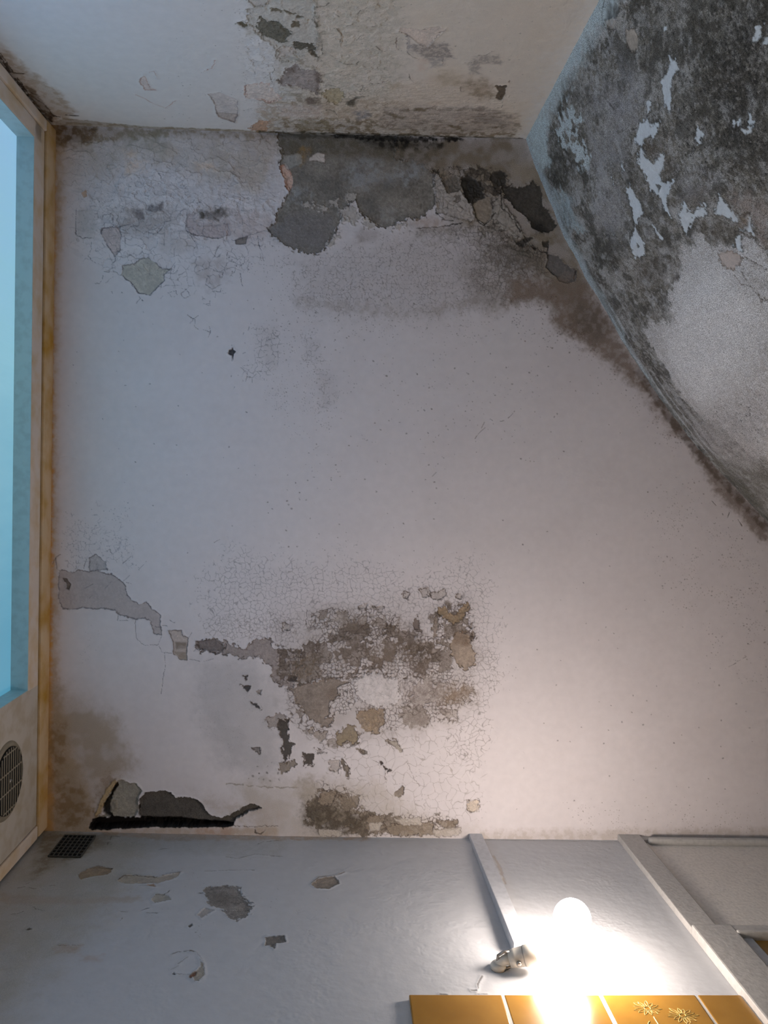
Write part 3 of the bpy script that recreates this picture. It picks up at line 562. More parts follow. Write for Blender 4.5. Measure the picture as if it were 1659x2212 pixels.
    S.scaling('Q 100,420 330,280 480,220 700,250 860,230 1060,300 1250,300 1280,560 1060,640 880,620 560,620 400,640 120,640', 8.5, .52, mid, drk, rimb, 1.9, clump=.026)
    S.scaling('Q 880,620 1060,580 1240,560 1400,600 1420,780 1300,830 1040,830 890,810', 8.5, .54, tan, mid, rimb, 1.7, clump=.028)
    S.scaling('Q 560,800 720,830 900,800 1300,810 1310,950 1190,930 980,960 760,990 620,1000', 10, .58, tan, mid, rimb, 1.6, clump=.03)
    S.scaling('Q 1080,180 1200,60 1370,60 1430,220 1420,330 1260,340 1120,350', 8, .45, mid, drk, rimb, 1.6, clump=.02)
    S.scaling('Q 0,380 300,420 420,560 420,640 120,660 0,640', 9, .72, mid, drk, rimb, 1.6, clump=.03)
    S.scaling('Q 20,640 140,640 220,880 340,960 600,1010 600,1110 340,1100 180,1000 60,860', 12, .42, tan, mid, rimb, 1.5, clump=.028)
    S.peel('Q 530,630 700,560 860,620 880,800 720,840 640,800 570,770', wht, .85, -1.2, 6, rimb, 1.3, .8, .25, .2, .8, .7, 6, 9)
    S.crack('Q 530,630 700,560 860,620 880,800 720,840 570,770', 15, .9, alb((140, 130, 126), BR), .7, .5, 4, 10)
    for e in ('Q 290,520 400,490 440,600 330,610', 'Q 820,470 890,460 920,580 860,600', 'Q 1100,590 1250,560 1230,640 1110,650', 'Q 430,660 560,640 570,720 450,700', 'Q 380,770 500,700 580,760 480,880 400,850', 'Q 280,230 350,190 430,220 430,300 340,290'):
        S.scaling(e, 8.5, .12, mid, drk, rimb, 1.7, rough=4, feather=4); S.stain(e, wht, .75, 4, 3, .1)
        S.crack(e, 8.5, 1.7, rimb, 1.3, .8, 3, 4, mask_n=.1, curl=1.2)
    for e, c, o in (('Q 860,370 1000,330 1080,420 1100,540 1000,580 900,500', (102, 84, 66), .75), ('Q 960,400 1060,400 1050,500 980,510', (70, 56, 42), .6), ('Q 640,400 860,380 830,500 720,520 640,470', (122, 104, 88), .65), ('Q 930,240 1020,220 1060,340 960,340', (112, 102, 98), .6), ('Q 900,660 1150,640 1220,720 1150,830 960,820', (138, 124, 118), .5), ('Q 470,180 640,150 560,260 460,300', (126, 112, 100), .6), ('Q 920,500 1060,540 960,600', (116, 100, 92), .5), ('Q 340,420 520,400 500,520 400,520', (130, 116, 104), .5)):
        S.stain(e, alb(c, BR), o, 6, 16, .6, .7, 'T')
    bare('Q 1250,340 1290,270 1370,300 1380,370 1420,430 1410,510 1350,560 1270,500 1240,420', (152, 132, 112), .95)
    S.stain('Q 1250,340 1290,270 1370,300 1370,370 1260,380', alb((112, 86, 60), BR), .75, 4, 8, .4, .4)
    bare('Q 1150,110 1210,110 1240,160 1290,170 1310,110 1370,60 1375,110 1340,160 1330,210 1260,220 1160,170', (140, 116, 84), .95)
    bare('Q 1110,210 1140,170 1160,230 1130,340 1110,300', (138, 122, 108)); bare('Q 975,180 1000,170 1010,240 1030,280 980,260', (112, 96, 86))
    for e in ('Q 890,30 900,0 940,10 930,45', 'Q 1000,-30 1080,-40 1090,20 1040,35', 'Q 1100,10 1200,-20 1210,20 1150,55 1110,40', 'Q 1280,20 1310,10 1320,50 1290,50', 'Q 1380,220 1410,210 1400,280 1370,250', 'Q 580,90 640,85 630,120 590,115', 'Q 330,210 370,205 360,240 325,240', 'Q 680,90 760,100 760,130 700,140', 'Q 40,220 110,230 90,270 40,270'):
        bare(e, (166, 154, 146), .7, 2.0)
    S.stroke('Q 210,130 200,200 215,265 270,240; 300,130 400,110 370,140; 440,355 520,330 600,250 665,205; 470,230 450,290 560,270; 690,340 730,310 750,290; 320,410 340,340 390,290; 840,430 900,390; 820,190 810,240 760,270; 110,560 160,520 300,510; 300,560 400,620 490,600; 420,560 470,575 500,530; 540,610 620,570 700,560; 870,640 930,600', 1.2, rimb, .85, 2, .1)
    bare('Q 100,690 200,650 420,620 540,640 430,680 440,730 380,780 370,850 400,870 330,900 390,900 380,960 300,950 220,910 200,850 120,790', (138, 122, 108), .95, 3, mottle=.4, grain=.5)
    S.stain('Q 340,690 440,680 430,740 360,760', alb((104, 86, 70), BR), .6, 6, 14, .4, .5)
    S.peel('Q 70,590 150,600 140,640 80,635', alb((60, 50, 46), BR), .9, 1.2, 3, None)
    S.stain('Q 100,480 260,470 300,560 180,640 90,600', alb((120, 102, 82), BR), .7, 6, 12, .5, .6, 'T')
    bare('Q 570,850 640,830 760,840 770,920 720,1010 620,1000 580,950', (146, 122, 92), .85, 4, mottle=.5, grain=.6)
    bare('Q 430,1010 500,950 560,960 580,1060 540,1080 520,1060 430,1110 410,1080', (140, 122, 92), .9)
    bare('Q 210,980 240,970 270,1000 350,1000 350,1050 290,1075 250,1040', (156, 142, 130), .9); bare('Q 780,1060 850,1050 890,1140 860,1140 820,1090', (158, 146, 130), .9, 2)
    bare('Q 560,1120 600,1115 645,1160 600,1150', (128, 112, 96), .9, 2)
    S.stain('Q 1180,680 1360,660 1400,720 1280,800 1180,790', alb((132, 108, 82), BR), .65, 8, 20, .5, .6)
    S.dots('Q 880,640 1240,640 1240,840 900,900', 5, .6, 1.3, .3, alb((98, 82, 74), BR), .7, 8, 16)
    S.dots('Q 1440,380 1600,480 1600,660 1450,640', 9, .8, 1.8, .45, alb((112, 98, 84), BR), .8, 8, 16)
    # dark losses left of and under the patch
    bare('L 385,890 450,860 495,890 490,950 460,930 400,940', (150, 136, 126), .8, 2)
    bare('L 445,890 490,900 495,1000 522,1010 500,1060 480,1105 462,1085 465,1000 445,940', (74, 66, 58), .95, 2.5)
    bare('L 560,1050 620,1055 605,1110 570,1112', (76, 66, 56), .95, 3); bare('L 440,1110 520,1090 540,1120 460,1150', (122, 106, 86), .8, 4)
    for e in ('L 275,685 300,683 292,703', 'L 265,728 290,735 312,735 300,768', 'L 318,812 350,825 362,845 335,838'):
        bare(e, (66, 62, 62), .95, .8)
    bare('L 335,752 372,750 355,775', (140, 128, 120), .9, .8)
    bare('L 935,1100 960,1120 992,1135 965,1142 955,1175 948,1140', (40, 32, 26), .95, .6)
    bare('L 1003,1250 1042,1213 1035,1255 1018,1260', (122, 106, 88), .9, 1)
    bare('L 748,1090 782,1130 782,1172 765,1170', (116, 102, 84), .9, 1.2); bare('L 690,1090 740,1085 735,1150 690,1135', (164, 150, 138), .6, 2)
    bare('L 310,1030 355,1030 355,1055', (112, 104, 100), .8, 1.5); bare('L 615,1030 675,1055 640,1055', (140, 128, 120), .7, 1.5); bare('L 820,1035 870,1050 860,1065', (128, 116, 100), .8, 1.5)
    bare('L 1350,1275 1400,1275 1408,1330 1360,1340 1345,1310', (186, 168, 142), .75, 2); bare('L 1375,470 1390,500 1370,520', (140, 124, 110), .8, 1.5)
    S.stroke('L 885,1085 940,1105; 1060,1100 1080,1150 1120,1215; 640,1240 700,1235 780,1255; 940,940 1000,1050', 1.0, alb((110, 92, 78), BR), .8, 2, .1)
    S.dots('L 300,1120 440,1120 440,1190 310,1190', 14, 1.8, 3.6, .6, alb((72, 62, 56), BR), .9, 5, 8, .5)
    S.stroke('L 200,1200 300,1210 400,1220 540,1220', 1.8, alb((120, 104, 84), BR), .7, 2, .2)
    S.stain('L 530,1190 610,1160 640,1240 640,1320 560,1320', alb((150, 136, 116), BR), .7, 8, 14, .3, .4)
    S.stain('O 500,1690 820,1690 900,1760 1020,1790 1040,1815 520,1815 540,1760', alb((166, 152, 132), BR), .55, 12, 26, .4, .4, 'M')
    S.stain('L 560,1300 700,1290 780,1310 880,1350 870,1410 700,1440 640,1390 570,1380', alb((90, 78, 60), BR), .9, 10, 22, .35, .5, 'M', -.6, .4)
    S.scaling('L 560,1290 700,1240 860,1320 960,1350 1300,1360 1310,1450 700,1450 570,1390', 10, .6, alb((140, 124, 104), BR), alb((98, 84, 66), BR), rimb, 1.5, rough=8, feather=14, clump=.03)
    S.scaling('L 620,1180 760,1220 860,1260 860,1330 640,1330', 11, .42, alb((158, 144, 126), BR), alb((126, 110, 92), BR), rimb, 1.4, rough=8, feather=14, clump=.03)
    S.stain('L 560,1340 760,1320 840,1400 760,1450 600,1410', alb((84, 72, 54), BR), .7, 10, 20, .5, .6, 'S', -.6, .3)
    for e in ('L 950,1400 1180,1390 1190,1445 980,1450', 'L 640,1290 660,1230 720,1240 700,1300', 'L 880,1360 960,1350 940,1410 870,1420', 'L 740,1270 830,1260 830,1320 760,1330', 'L 1210,1380 1300,1370 1290,1420 1220,1410'):
        bare(e, (134, 117, 96), .85, 5, mottle=.4, grain=.4)
    for e in ('L 1000,1370 1120,1360 1130,1400 1030,1400', 'L 870,1390 940,1385 930,1430 880,1430', 'L 1180,1420 1320,1410 1310,1450 1190,1450', 'L 640,1420 760,1420 740,1450 650,1450'):
        S.peel(e, alb((178, 166, 152), BR), .8, -.8, 4, rimb, 1.2, .5, .1)
    # --- the hole above the vent, and its hanging flap
    BH = (150, 142, 142)
    S.stain('N 900,220 1500,300 1659,330 1659,460 1280,470 1100,400', alb((140, 126, 116), BH), .6, 12, 24, .5, .5, 'S')
    S.stain('N 60,520 400,500 900,500 1659,490 1659,600 60,580', alb((138, 118, 98), BH), .8, 6, 10, .35, .4)
    S.stain('N 950,510 1300,500 1250,570 980,580', alb((140, 106, 84), BH), .6, 6, 12, .4)
    S.stroke('N 1270,485 1420,495 1550,490 1659,490; 1455,500 1470,550 1520,560 1550,520; 60,570 160,560; 1190,490 1200,520', 1.5, alb((62, 48, 36), BH), .85, 2, .1)
    S.peel('N 95,440 180,385 170,300 230,200 270,150 290,100 440,130 500,190 470,260 480,330 440,410 300,430 240,410 200,420', alb((112, 105, 92), BH), .95, 3.0, 3, None, mottle=.3, grain=.4)
    S.peel('N 478,260 520,210 620,200 680,190 740,210 780,250 840,240 900,250 970,265 1020,310 1050,370 1100,410 1180,420 1250,400 1390,320 1430,305 1480,310 1515,335 1420,360 1390,385 1300,430 1275,480 1180,485 500,480 470,340', alb((64, 57, 49), BH), .97, 7.0, 2.0, alb((30, 24, 20), BH), 1.4, .8, .4, .7, lift=1.5)
    S.peel('N 160,380 165,320 235,200 285,110 292,150 225,290 245,420 180,400', alb((42, 37, 32), BH), .95, 8, 2.5, None, mottle=.4)
    S.peel('N 240,260 285,260 290,340 220,390', alb((104, 96, 84), BH), .9, -6, 2.5, None)
    S.peel('N 100,400 140,280 200,170 270,95 288,105 232,200 165,320 160,380', alb((146, 120, 76), BH), .9, -2.5, 1.5, alb((96, 70, 36), BH), 1.2, .5, .15, .2)
    sl, m, sd = S.poly('N 58,500 85,432 250,425 440,428 480,425 830,432 1000,455 1190,462 1275,482 1000,496 600,492 90,515', 1.6, .8)
    S.d[sl] -= m * 0.032; S.mix(sl, sst(-.0042, -.0018, sd), (.012, .010, .009)); S.grain[sl] *= 1 - m  # slot is sunk, and its inner shade is painted black too
    # ceiling outline: keep what the walls enclose, and a little more
    out = np.vstack([TOP.p, RIGHT.p[1:], BOTTOM.p[::-1]])
    ins = np.zeros(S.U.shape, bool)
    nxt, prv = np.roll(out, -1, 0), np.roll(out, 1, 0); tg = nxt - prv; tg /= np.linalg.norm(tg, axis=1)[:, None] + 1e-9
    nr = np.stack([tg[:, 1], -tg[:, 0]], 1); out = out + 0.012 * nr
    for i in range(len(out)):
        (x0, y0), (x1, y1) = out[i - 1], out[i]
        if y0 != y1:
            ins ^= ((y0 > S.V) != (y1 > S.V)) & (S.U < (x1 - x0) * (S.V - y0) / (y1 - y0) + x0)
    return S.mesh('ceiling', M_CEIL, ins)

# ------------------------------------------------------------------ wall at the top of the picture
def build_wall_top():
    REF = (150, 150, 152)
    S = Surf(TOP, -0.03, TOP.len + 0.02, -0.03, 0.62, 0.0013, alb((203, 199, 194), (200, 200, 200), .8), 41, None, 1.3)
    dk, br = alb((62, 58, 48), REF), alb((110, 92, 78), REF)
    S.flakes('O 520,-330 860,-300 860,285 560,285 520,120', 17, 1.6, .08, 8, 16)
    S.flakes('O 640,140 1110,200 1110,296 560,290', 13, 1.3, .08, 8, 16, 2.2)
    S.stain('O 620,-400 1480,-420 1140,290 900,290 640,260', alb((164, 150, 132), REF), .85, 20, 60, .2, .15, 'L')
    S.stain('O 540,-300 860,-280 880,280 560,285 600,150', alb((142, 134, 118), REF), .6, 12, 24, .75, .5, 'S')
    S.stain('O 560,215 900,215 1120,250 1110,296 560,288', alb((140, 120, 96), REF), .65, 8, 16, .7, .5, 'S')
    S.stain('O 600,255 1120,268 1110,300 600,290', alb((104, 88, 62), REF), .75, 5, 10, .75, .6, 'S', -.2, .5)
    S.stain('O 610,-240 710,-220 690,230 640,250 600,120', alb((110, 98, 80), REF), .6, 8, 12, .8, .6, 'S', -.1, .5)
    S.dots('O 400,0 1250,0 1130,290 300,270', 17, .7, 1.5, .22, dk, .7, 10, 40)
    S.dots('O 520,0 860,0 860,250 520,250', 7, .6, 1.4, .25, dk, .65, 10, 30)
    S.stain('E 170,-40 480,-40 900,-40 940,60 920,230 960,330 960,660 860,580 700,700 620,770 560,700 510,620 490,520 430,490 360,450 300,380 200,400 60,260 180,240 180,100', alb((146, 140, 130), REF), .8, 5, 5, .3, .3)
    S.peel('E 60,260 140,240 210,290 300,380 360,450 430,490 490,520 510,620 560,700 700,700 860,580 960,660 960,330 920,230 940,60 900,-40 480,-40 400,40 260,70 180,100 180,240', alb((146, 141, 132), REF), .6, .9, 3, alb((92, 82, 64), REF), 1.3, .7, cr=3, cc=6)
    S.peel('E 160,-30 400,-30 400,40 360,65 260,70 180,20', alb((150, 142, 134), REF), .7, .8, 2, alb((84, 74, 52), REF), cr=3, cc=6)
    S.peel('E 290,270 330,210 410,240 500,240 560,300 640,330 680,380 600,420 620,460 560,480 470,450 380,410 310,370', alb((84, 79, 64), REF), .95, .8, 4, alb((50, 46, 36), REF), mottle=.5, grain=.6, cr=3, cc=6)
    S.peel('E 55,250 110,235 190,280 180,300 120,280', alb((74, 66, 44), REF), .95, .6, 1.5, None, cr=3, cc=6)
    S.peel('E 700,475 920,490 960,660 880,600 850,550 690,560', alb((72, 65, 50), REF), .95, .8, 4, None, mottle=.5, grain=.6, cr=3, cc=6)
    for e in ('E 450,90 580,120 560,140 460,130', 'E 690,240 770,250 760,310 690,300', 'E 740,180 800,190 790,215 730,215', 'E 590,110 720,160 700,180 600,140', 'E 940,240 970,270 950,310'):
        S.peel(e, alb((78, 68, 48), REF), .9, .6, 3, None)
    S.peel('E 510,570 560,520 700,540 720,600 640,640 540,640', alb((158, 146, 136), REF), .7, .5, 2, alb((108, 92, 74), REF), cr=3, cc=6)
    S.peel('E 530,900 580,830 620,760 720,700 780,760 900,780 985,820 990,970 960,1060 830,1010 700,970 560,960', alb((126, 115, 110), REF), .9, .8, 4, alb((84, 68, 58), REF), mottle=.5, grain=.5, cr=3, cc=6)
    for e in ('E 580,830 640,760 720,740 710,820 620,850', 'E 940,800 990,820 990,980 960,1060 930,1000 950,900', 'E 530,890 570,900 560,940'):
        S.stain(e, alb((80, 64, 52), REF), .75, 4, 5, .5, .5)
    S.stain('E 810,1100 980,1080 970,1220 880,1200', alb((92, 78, 68), REF), .85, 5, 6, .4, .5)
    S.peel('E 160,940 420,930 550,1110 420,1150 340,1110 160,1110', alb((164, 150, 140), REF), .75, .6, 2, alb((150, 96, 70), REF), 1.4, .6, cr=3, cc=6)
    S.stroke('E 160,950 158,1100; 170,1065 300,1050 420,1080 530,1110; 180,1100 340,1130 420,1150 520,1110', 1.1, alb((106, 84, 78), REF), .85, 1, .1)
    S.peel('E 1000,1070 1060,1000 1190,990 1270,1060 1190,1180 1060,1110', alb((142, 127, 94), REF), .9, .7, 2.5, alb((84, 70, 40), REF), cr=3, cc=6)
    S.stain('E 1290,1150 1400,1080 1500,1090 1420,1110 1370,1180 1320,1200', alb((66, 58, 44), REF), .9, 4, 5, .3, .4)
    S.peel('E 200,1440 300,1350 420,1350 400,1470 220,1470', alb((152, 114, 82), REF), .85, .6, 3, alb((120, 76, 44), REF), mottle=.4, grain=.4, cr=3, cc=6)
    S.stain('E 1390,1240 1530,1240 1560,1310 1420,1350', alb((108, 106, 112), REF), .8, 5, 7, .5, .6)
    S.stain('E 480,1180 1000,1180 1010,1300 760,1330 560,1300', alb((158, 140, 130), REF), .6, 5, 8, .4)
    S.stain('E 740,1350 1110,1340 1170,1480 760,1480', alb((112, 98, 72), REF), .85, 6, 8, .4, .6)
    S.stroke('E 1210,690 1300,715 1400,720 1430,690; 1400,570 1500,555 1600,540; 1620,510 1659,550; 1130,140 1220,190; 1180,320 1240,390 1215,470; 940,70 925,200 965,290; 960,70 1040,75 1100,30; 1420,150 1460,110 1520,90; 430,820 440,880 460,915; 460,740 490,780 430,830 360,870; 1030,960 1090,945 1165,970; 1170,830 1250,845 1320,830; 1100,610 1170,660; 960,660 1030,590; 1290,290 1370,260; 1400,460 1460,390; 1540,940 1659,935; 1380,1000 1530,1000; 1400,940 1480,960 1440,1030; 1000,1250 1090,1225 1150,1240 1180,1275; 500,1190 540,1240 600,1250; 620,1230 740,1240 870,1225; 1020,500 1015,590', 1.1, alb((82, 72, 58), REF), .85, 1.6, .15, .6)
    S.stroke('E 1200,320 1250,400 1230,520; 840,270 880,235; 1640,1090 1659,1080; 1130,1130 1200,1170', 2, alb((128, 100, 62), REF), .6, 2, .2)
    tan = alb((160, 145, 128), REF)
    S.stain('F 640,750 780,700 900,720 1100,780 1200,830 1250,950 1150,1030 900,1050 600,1040 340,1050 150,950 160,840 330,820', tan, .85, 8, 16, .3, .3, 'M')
    S.stain('F 880,820 1100,780 1200,840 1240,990 1120,1010 1000,940', alb((116, 98, 72), REF), .75, 8, 16, .5, .6)
    for e in ('F 150,830 330,820 330,870 170,880', 'F 700,710 820,700 820,750 720,750', 'F 480,920 570,940 560,990 470,970', 'F 640,760 900,750 900,860 700,850'):
        S.stain(e, alb((136, 120, 90), REF), .5, 6, 10, .5, .4)
    S.peel('F 1250,850 1350,850 1350,920 1300,1000 1250,985 1270,910', alb((76, 62, 46), REF), .95, .7, 3, None, mottle=.5, grain=.4)
    S.stain('F 1020,1190 1100,1130 1230,1170 1290,1230 1150,1240', alb((70, 60, 52), REF), .9, 6, 8, .4, .5)
    S.stain('F 1000,1090 1130,1060 1200,1120 1100,1130', alb((92, 80, 70), REF), .8, 5, 7, .4, .5)
    S.stain('F 100,1060 700,1070 1000,1050 1220,1090 1400,1160 1420,1300 900,1330 100,1280', alb((134, 122, 112), REF), .8, 8, 16, .45, .6, 'S')
    streak = fbm(S.U, S.V, .012, 3, 77, .35, 2.0)
    sl, m, sd = S.poly('F 100,1060 700,1070 1220,1090 1480,1200 1500,1360 -1000,1330 -800,1270 -200,1240', 6, 12)
    S.mix(sl, m * .55 * sst(.05, .6, .6 * streak[sl] + .5 * S.nS[sl] + .2 * S.nT[sl]), alb((98, 82, 62), REF))
    for e in ('F 190,1140 250,1130 340,1160 320,1180 240,1170', 'F 380,1090 470,1080 570,1080 540,1105 400,1105', 'F 790,1250 900,1260 920,1310 860,1300', 'F 1010,1310 1080,1320 1040,1345', 'F 1230,1260 1290,1265 1240,1285', 'F 400,1280 480,1290 500,1330 420,1310', 'F 1330,1360 1450,1330 1400,1370'):
        S.stain(e, alb((92, 76, 48), REF), .85, 3, 4, .3, .4)
    S.peel('F 280,310 370,345 480,430 560,470 620,410 740,290 680,260 500,290 310,270', alb((164, 148, 136), REF), .7, .5, 2, None)
    S.stroke('F 280,310 370,345 450,410 520,460; 610,410 690,340; 690,325 755,300 750,280; 480,295 560,298; 370,350 365,510 420,570 470,580; 385,735 400,790 430,820; 265,370 262,480; 60,455 105,495; 940,625 1010,620; 1080,550 1150,550 1215,500; 1230,1070 1310,1070 1320,1040; 1390,800 1380,830; 900,860 905,910; 725,580 718,650; 20,262 55,262; 0,835 100,825 140,800; 0,1020 120,1035 160,1065; 730,1320 790,1325; 830,1350 930,1330; 105,1215 190,1210', 1.0, alb((92, 72, 58), REF), .85, 1.4, .15, .6)
    S.stain('F 430,430 560,460 620,420 780,440 830,580 560,590 420,500', alb((112, 102, 96), REF), .8, 5, 8, .6, .8, 'T')
    S.stain('F 590,580 740,570 730,660 600,670', alb((118, 112, 108), REF), .6, 5, 8, .6, .8, 'T')
    S.stain('F 980,600 1100,550 1300,540 1300,640 1100,640 1080,740 1000,720', alb((120, 110, 102), REF), .7, 5, 8, .6, .8, 'T')
    S.stain('F 360,350 410,360 400,510 370,510', alb((110, 108, 112), REF), .7, 3, 4, .5, .6)
    S.stain('F 470,590 560,590 560,680 470,720', alb((160, 140, 124), REF), .6, 4, 6, .4)
    S.peel('T 890,520 920,475 960,560 1000,575 930,575', alb((158, 142, 134), REF), .8, .5, 1.5, alb((134, 90, 70), REF), 1.2, .7)
    S.stroke('T 870,605 930,630 980,660 1055,688; 1060,688 1130,640; 950,460 990,455 1010,500; 1310,455 1360,430 1380,380', 1.1, alb((138, 102, 84), REF), .8, 1.4, .2, .8)
    S.peel('T 1330,600 1400,590 1520,640 1520,740 1500,780 1390,740 1370,650', alb((152, 142, 138), REF), .7, .6, 1.5, alb((104, 88, 84), REF), 1.1, .8)
    S.peel('T 1390,720 1520,730 1500,780 1400,750', alb((140, 126, 116), REF), .7, .5, 1.2, alb((92, 72, 64), REF))
    S.stain('O 118,262 140,255 300,272 600,284 600,296 118,285', alb((108, 88, 52), REF), .8, 2, 3, .4, .3)
    S.stain('O 110,270 160,240 130,200 60,150 0,90 0,140 60,200', alb((128, 104, 72), REF), .75, 5, 10, .45, .3)
    S.stroke('O -20,92 0,124 22,156; 28,166 48,186 64,206; 60,204 84,232 104,250; 100,240 122,252; 112,262 106,246', 5.5, alb((48, 34, 20), REF), .95, 3, .05, 1.5)
    S.stain('O 55,185 75,195 115,245 100,255 80,235', alb((86, 68, 46), REF), .9, 3, 3, .3)
    S.stroke('T 0,340 60,430 90,470; 110,500 170,580 230,610; 210,620 290,680 340,740; 330,745 380,745; 430,738 500,740; 105,470 160,470', 2.6, alb((58, 42, 24), REF), .95, 2.5, .1)
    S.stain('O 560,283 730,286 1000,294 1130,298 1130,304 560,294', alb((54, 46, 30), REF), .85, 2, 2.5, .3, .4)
    S.stain('O 720,290 940,296 1000,299 1000,304 720,298', (.012, .01, .008), .95, 1.5, 1.5)  # wall side of the gap, its shade painted black
    return S.mesh('wall_back', M_TOP, None, True)

# ------------------------------------------------------------------ bulging mouldy wall
def build_wall_right():
    REF = (156, 158, 160)
    S = Surf(RIGHT, -0.005, float(RIGHT.uv((1659, 1129))[0]) + .05, -0.03, 0.92, 0.0014, alb((142, 142, 142), REF), 83, RIGHT.len, 1.7)
    U, V = S.U, S.V
    st = fbm(U, V, .03, 4, 201, 1.0, .55); st2 = fbm(U, V, .012, 4, 202); big = fbm(U, V, .16, 3, 203)
    full = (slice(None), slice(None))
    pale, mid, dk = alb((152, 158, 164), REF), alb((98, 95, 86), REF), alb((46, 44, 40), REF)
    S.col[:] = mid
    S.mix(full, .8 * sst(-.1, .75, st), alb((126, 126, 122), REF))
    S.mix(full, .85 * sst(.0, .8, -st + .25 * st2 + .25 * big), alb((62, 58, 49), REF))
    S.mix(full, .55 * sst(.1, .7, st2), alb((132, 133, 132), REF))
    S.mix(full, .6 * sst(.05, .6, fbm(U, V, .005, 3, 207)), alb((62, 61, 55), REF)); S.mix(full, .45 * sst(.15, .6, fbm(U, V, .004, 2, 208)), alb((138, 138, 136), REF))
    S.grain[:] = .9
    S.mix(full, .7 * sst(.25, .75, fbm(U, V, .022, 4, 211)), alb((140, 142, 142), REF)); S.mix(full, .75 * sst(.2, .7, fbm(U, V, .026, 4, 213, 1, .7)), alb((54, 52, 44), REF))
    # darker, coarser growth away from the corner
    for e, o in (('O 1480,0 1659,-60 1700,330 1659,360 1560,340 1480,240 1450,110', .85), ('O 1380,40 1480,20 1440,150 1400,170', .7), ('O 1410,150 1445,100 1450,200 1400,180', .6), ('O 1350,330 1420,400 1440,500 1370,480 1330,400', .55), ('O 1420,560 1300,560 1290,500 1330,510', .5), ('O 1560,320 1659,240 1659,400 1600,410', .7), ('O 1400,470 1480,500 1470,540 1390,560', .5), ('I 280,880 400,980 430,1080 380,1180 290,1150 240,1050', .85), ('I 500,1540 720,1560 700,1680 560,1660', .7), ('I 250,480 420,480 500,640 380,720 300,600', .6)):
        S.stain(e, alb((58, 56, 49), REF), o, 14, 40, .65, .9, 'S', -.5, .5)
    S.stain('O 1560,40 1659,0 1659,330 1580,310 1540,160', alb((40, 38, 34), REF), .7, 14, 40, .8, .9, 'T', -.3, .5)
    S.dots('O 1470,20 1659,-20 1659,420 1480,360', 7, 1.2, 3.0, .5, alb((26, 25, 22), REF), .85, 14, 40)
    S.dots('O 1500,20 1659,-20 1659,420 1520,360', 9, 1.2, 3.0, .35, alb((120, 118, 112), REF), .7, 14, 40)
    for e in ('I 640,520 780,640 700,760 520,740 520,600', 'I 690,300 760,420 850,560 790,760 640,780 740,560', 'I 560,1200 700,1200 760,1450 640,1520 560,1420', 'I 720,640 850,700 820,800 700,760', 'I 520,880 740,860 720,1050 560,1100', 'I 1100,1160 1290,1180 1260,1330 1120,1290'):
        S.stain(e, alb((118, 119, 122), REF), .7, 14, 36, .45, .5, 'S')
    for e in ('I 1200,1460 1300,1380 1480,1420 1470,1560 1300,1580', 'I 800,1700 1010,1640 1000,1800 860,1860', 'I 840,880 1000,860 1050,1130 980,1120', 'I 1080,1320 1270,1180 1260,1330'):
        S.stain(e, alb((74, 66, 54), REF), .65, 10, 26, .4, .6)
    # bare cement spot high up, dry flakes
    S.peel('H 20,130 60,40 110,5 160,50 172,110 155,190 120,165 60,210 15,180', alb((68, 70, 68), REF), .95, .8, 2, alb((40, 40, 38), REF))
    S.peel('H 40,215 120,170 150,210 110,290 50,250', alb((128, 122, 114), REF), .85, .4, 2, None)
    S.peel('H 240,310 330,290 370,400 365,500 290,525 245,450', alb((136, 128, 116), REF), .85, .5, 3, alb((66, 58, 50), REF))
    # pale paint still holding
    P = alb((150, 161, 168), REF)
    big_pale = 'O 1474,512 1480,535 1500,530 1512,506 1540,535 1592,533 1604,497 1640,520 1659,560 1800,620 2000,800 2050,1080 1900,1240 1760,1130 1660,1010 1560,930 1490,880 1440,800 1400,735 1385,715 1420,690 1470,692 1440,640 1452,605 1470,590'
    S.stain(big_pale, alb((160, 162, 164), REF), .94, 12, 5, .12, .4)
    S.stain(big_pale, alb((128, 126, 122), REF), .6, 12, 10, .95, .4, 'S', .0, .6); S.stain(big_pale, alb((132, 130, 126), REF), .6, 12, 10, .95, .4, 'T', .1, .6)
    S.stain('O 1460,620 1560,570 1640,680 1600,800 1520,880 1430,780', alb((196, 196, 198), REF), .8, 20, 50, .35)
    light = ['I 1030,350 1085,400 1090,440 1045,520 1050,640 1045,735 1000,700 985,600 960,520 1000,470 1020,430',
             'I 840,780 890,770 910,800 965,770 965,820 930,880 880,880 840,940 795,900 830,850',
             'I 830,935 860,960 880,1000 920,1040 960,1010 980,980 1000,1000 1000,1080 975,1130 980,1160 1070,1150 1040,1220 1010,1300 1035,1385 1000,1350 960,1250 905,1220 870,1110 820,1050',
             'I 770,1160 800,1220 850,1320 860,1370 820,1400 825,1480 870,1560 870,1630 810,1660 770,1560 800,1480 790,1330 750,1220',
             'I 905,1405 930,1440 1000,1530 970,1540 920,1450', 'I 1080,1370 1120,1290 1180,1360 1260,1290 1275,1380 1190,1400 1140,1500 1110,1450',
             'I 1345,1240 1400,1310 1480,1400 1470,1420 1380,1400 1310,1370', 'I 1500,1380 1550,1400 1570,1480 1580,1520 1520,1480 1480,1500 1500,1620 1440,1580 1460,1500 1530,1440',
             'H 640,240 660,300 610,330', 'H 945,1205 990,1290 1022,1340 1000,1386 990,1480 955,1470 930,1400', 'H 1550,220 1625,250 1600,330 1520,415 1510,390',
             'H 1659,370 1659,440 1590,460', 'H 1310,1240 1420,1150 1400,1210', 'H 1460,1100 1530,1180 1540,1230 1480,1250', 'H 1410,1290 1520,1250 1500,1330 1440,1340', 'I 720,1040 740,1090 725,1100', 'I 660,1140 680,1160 670,1180', 'I 880,640 920,650 890,730']
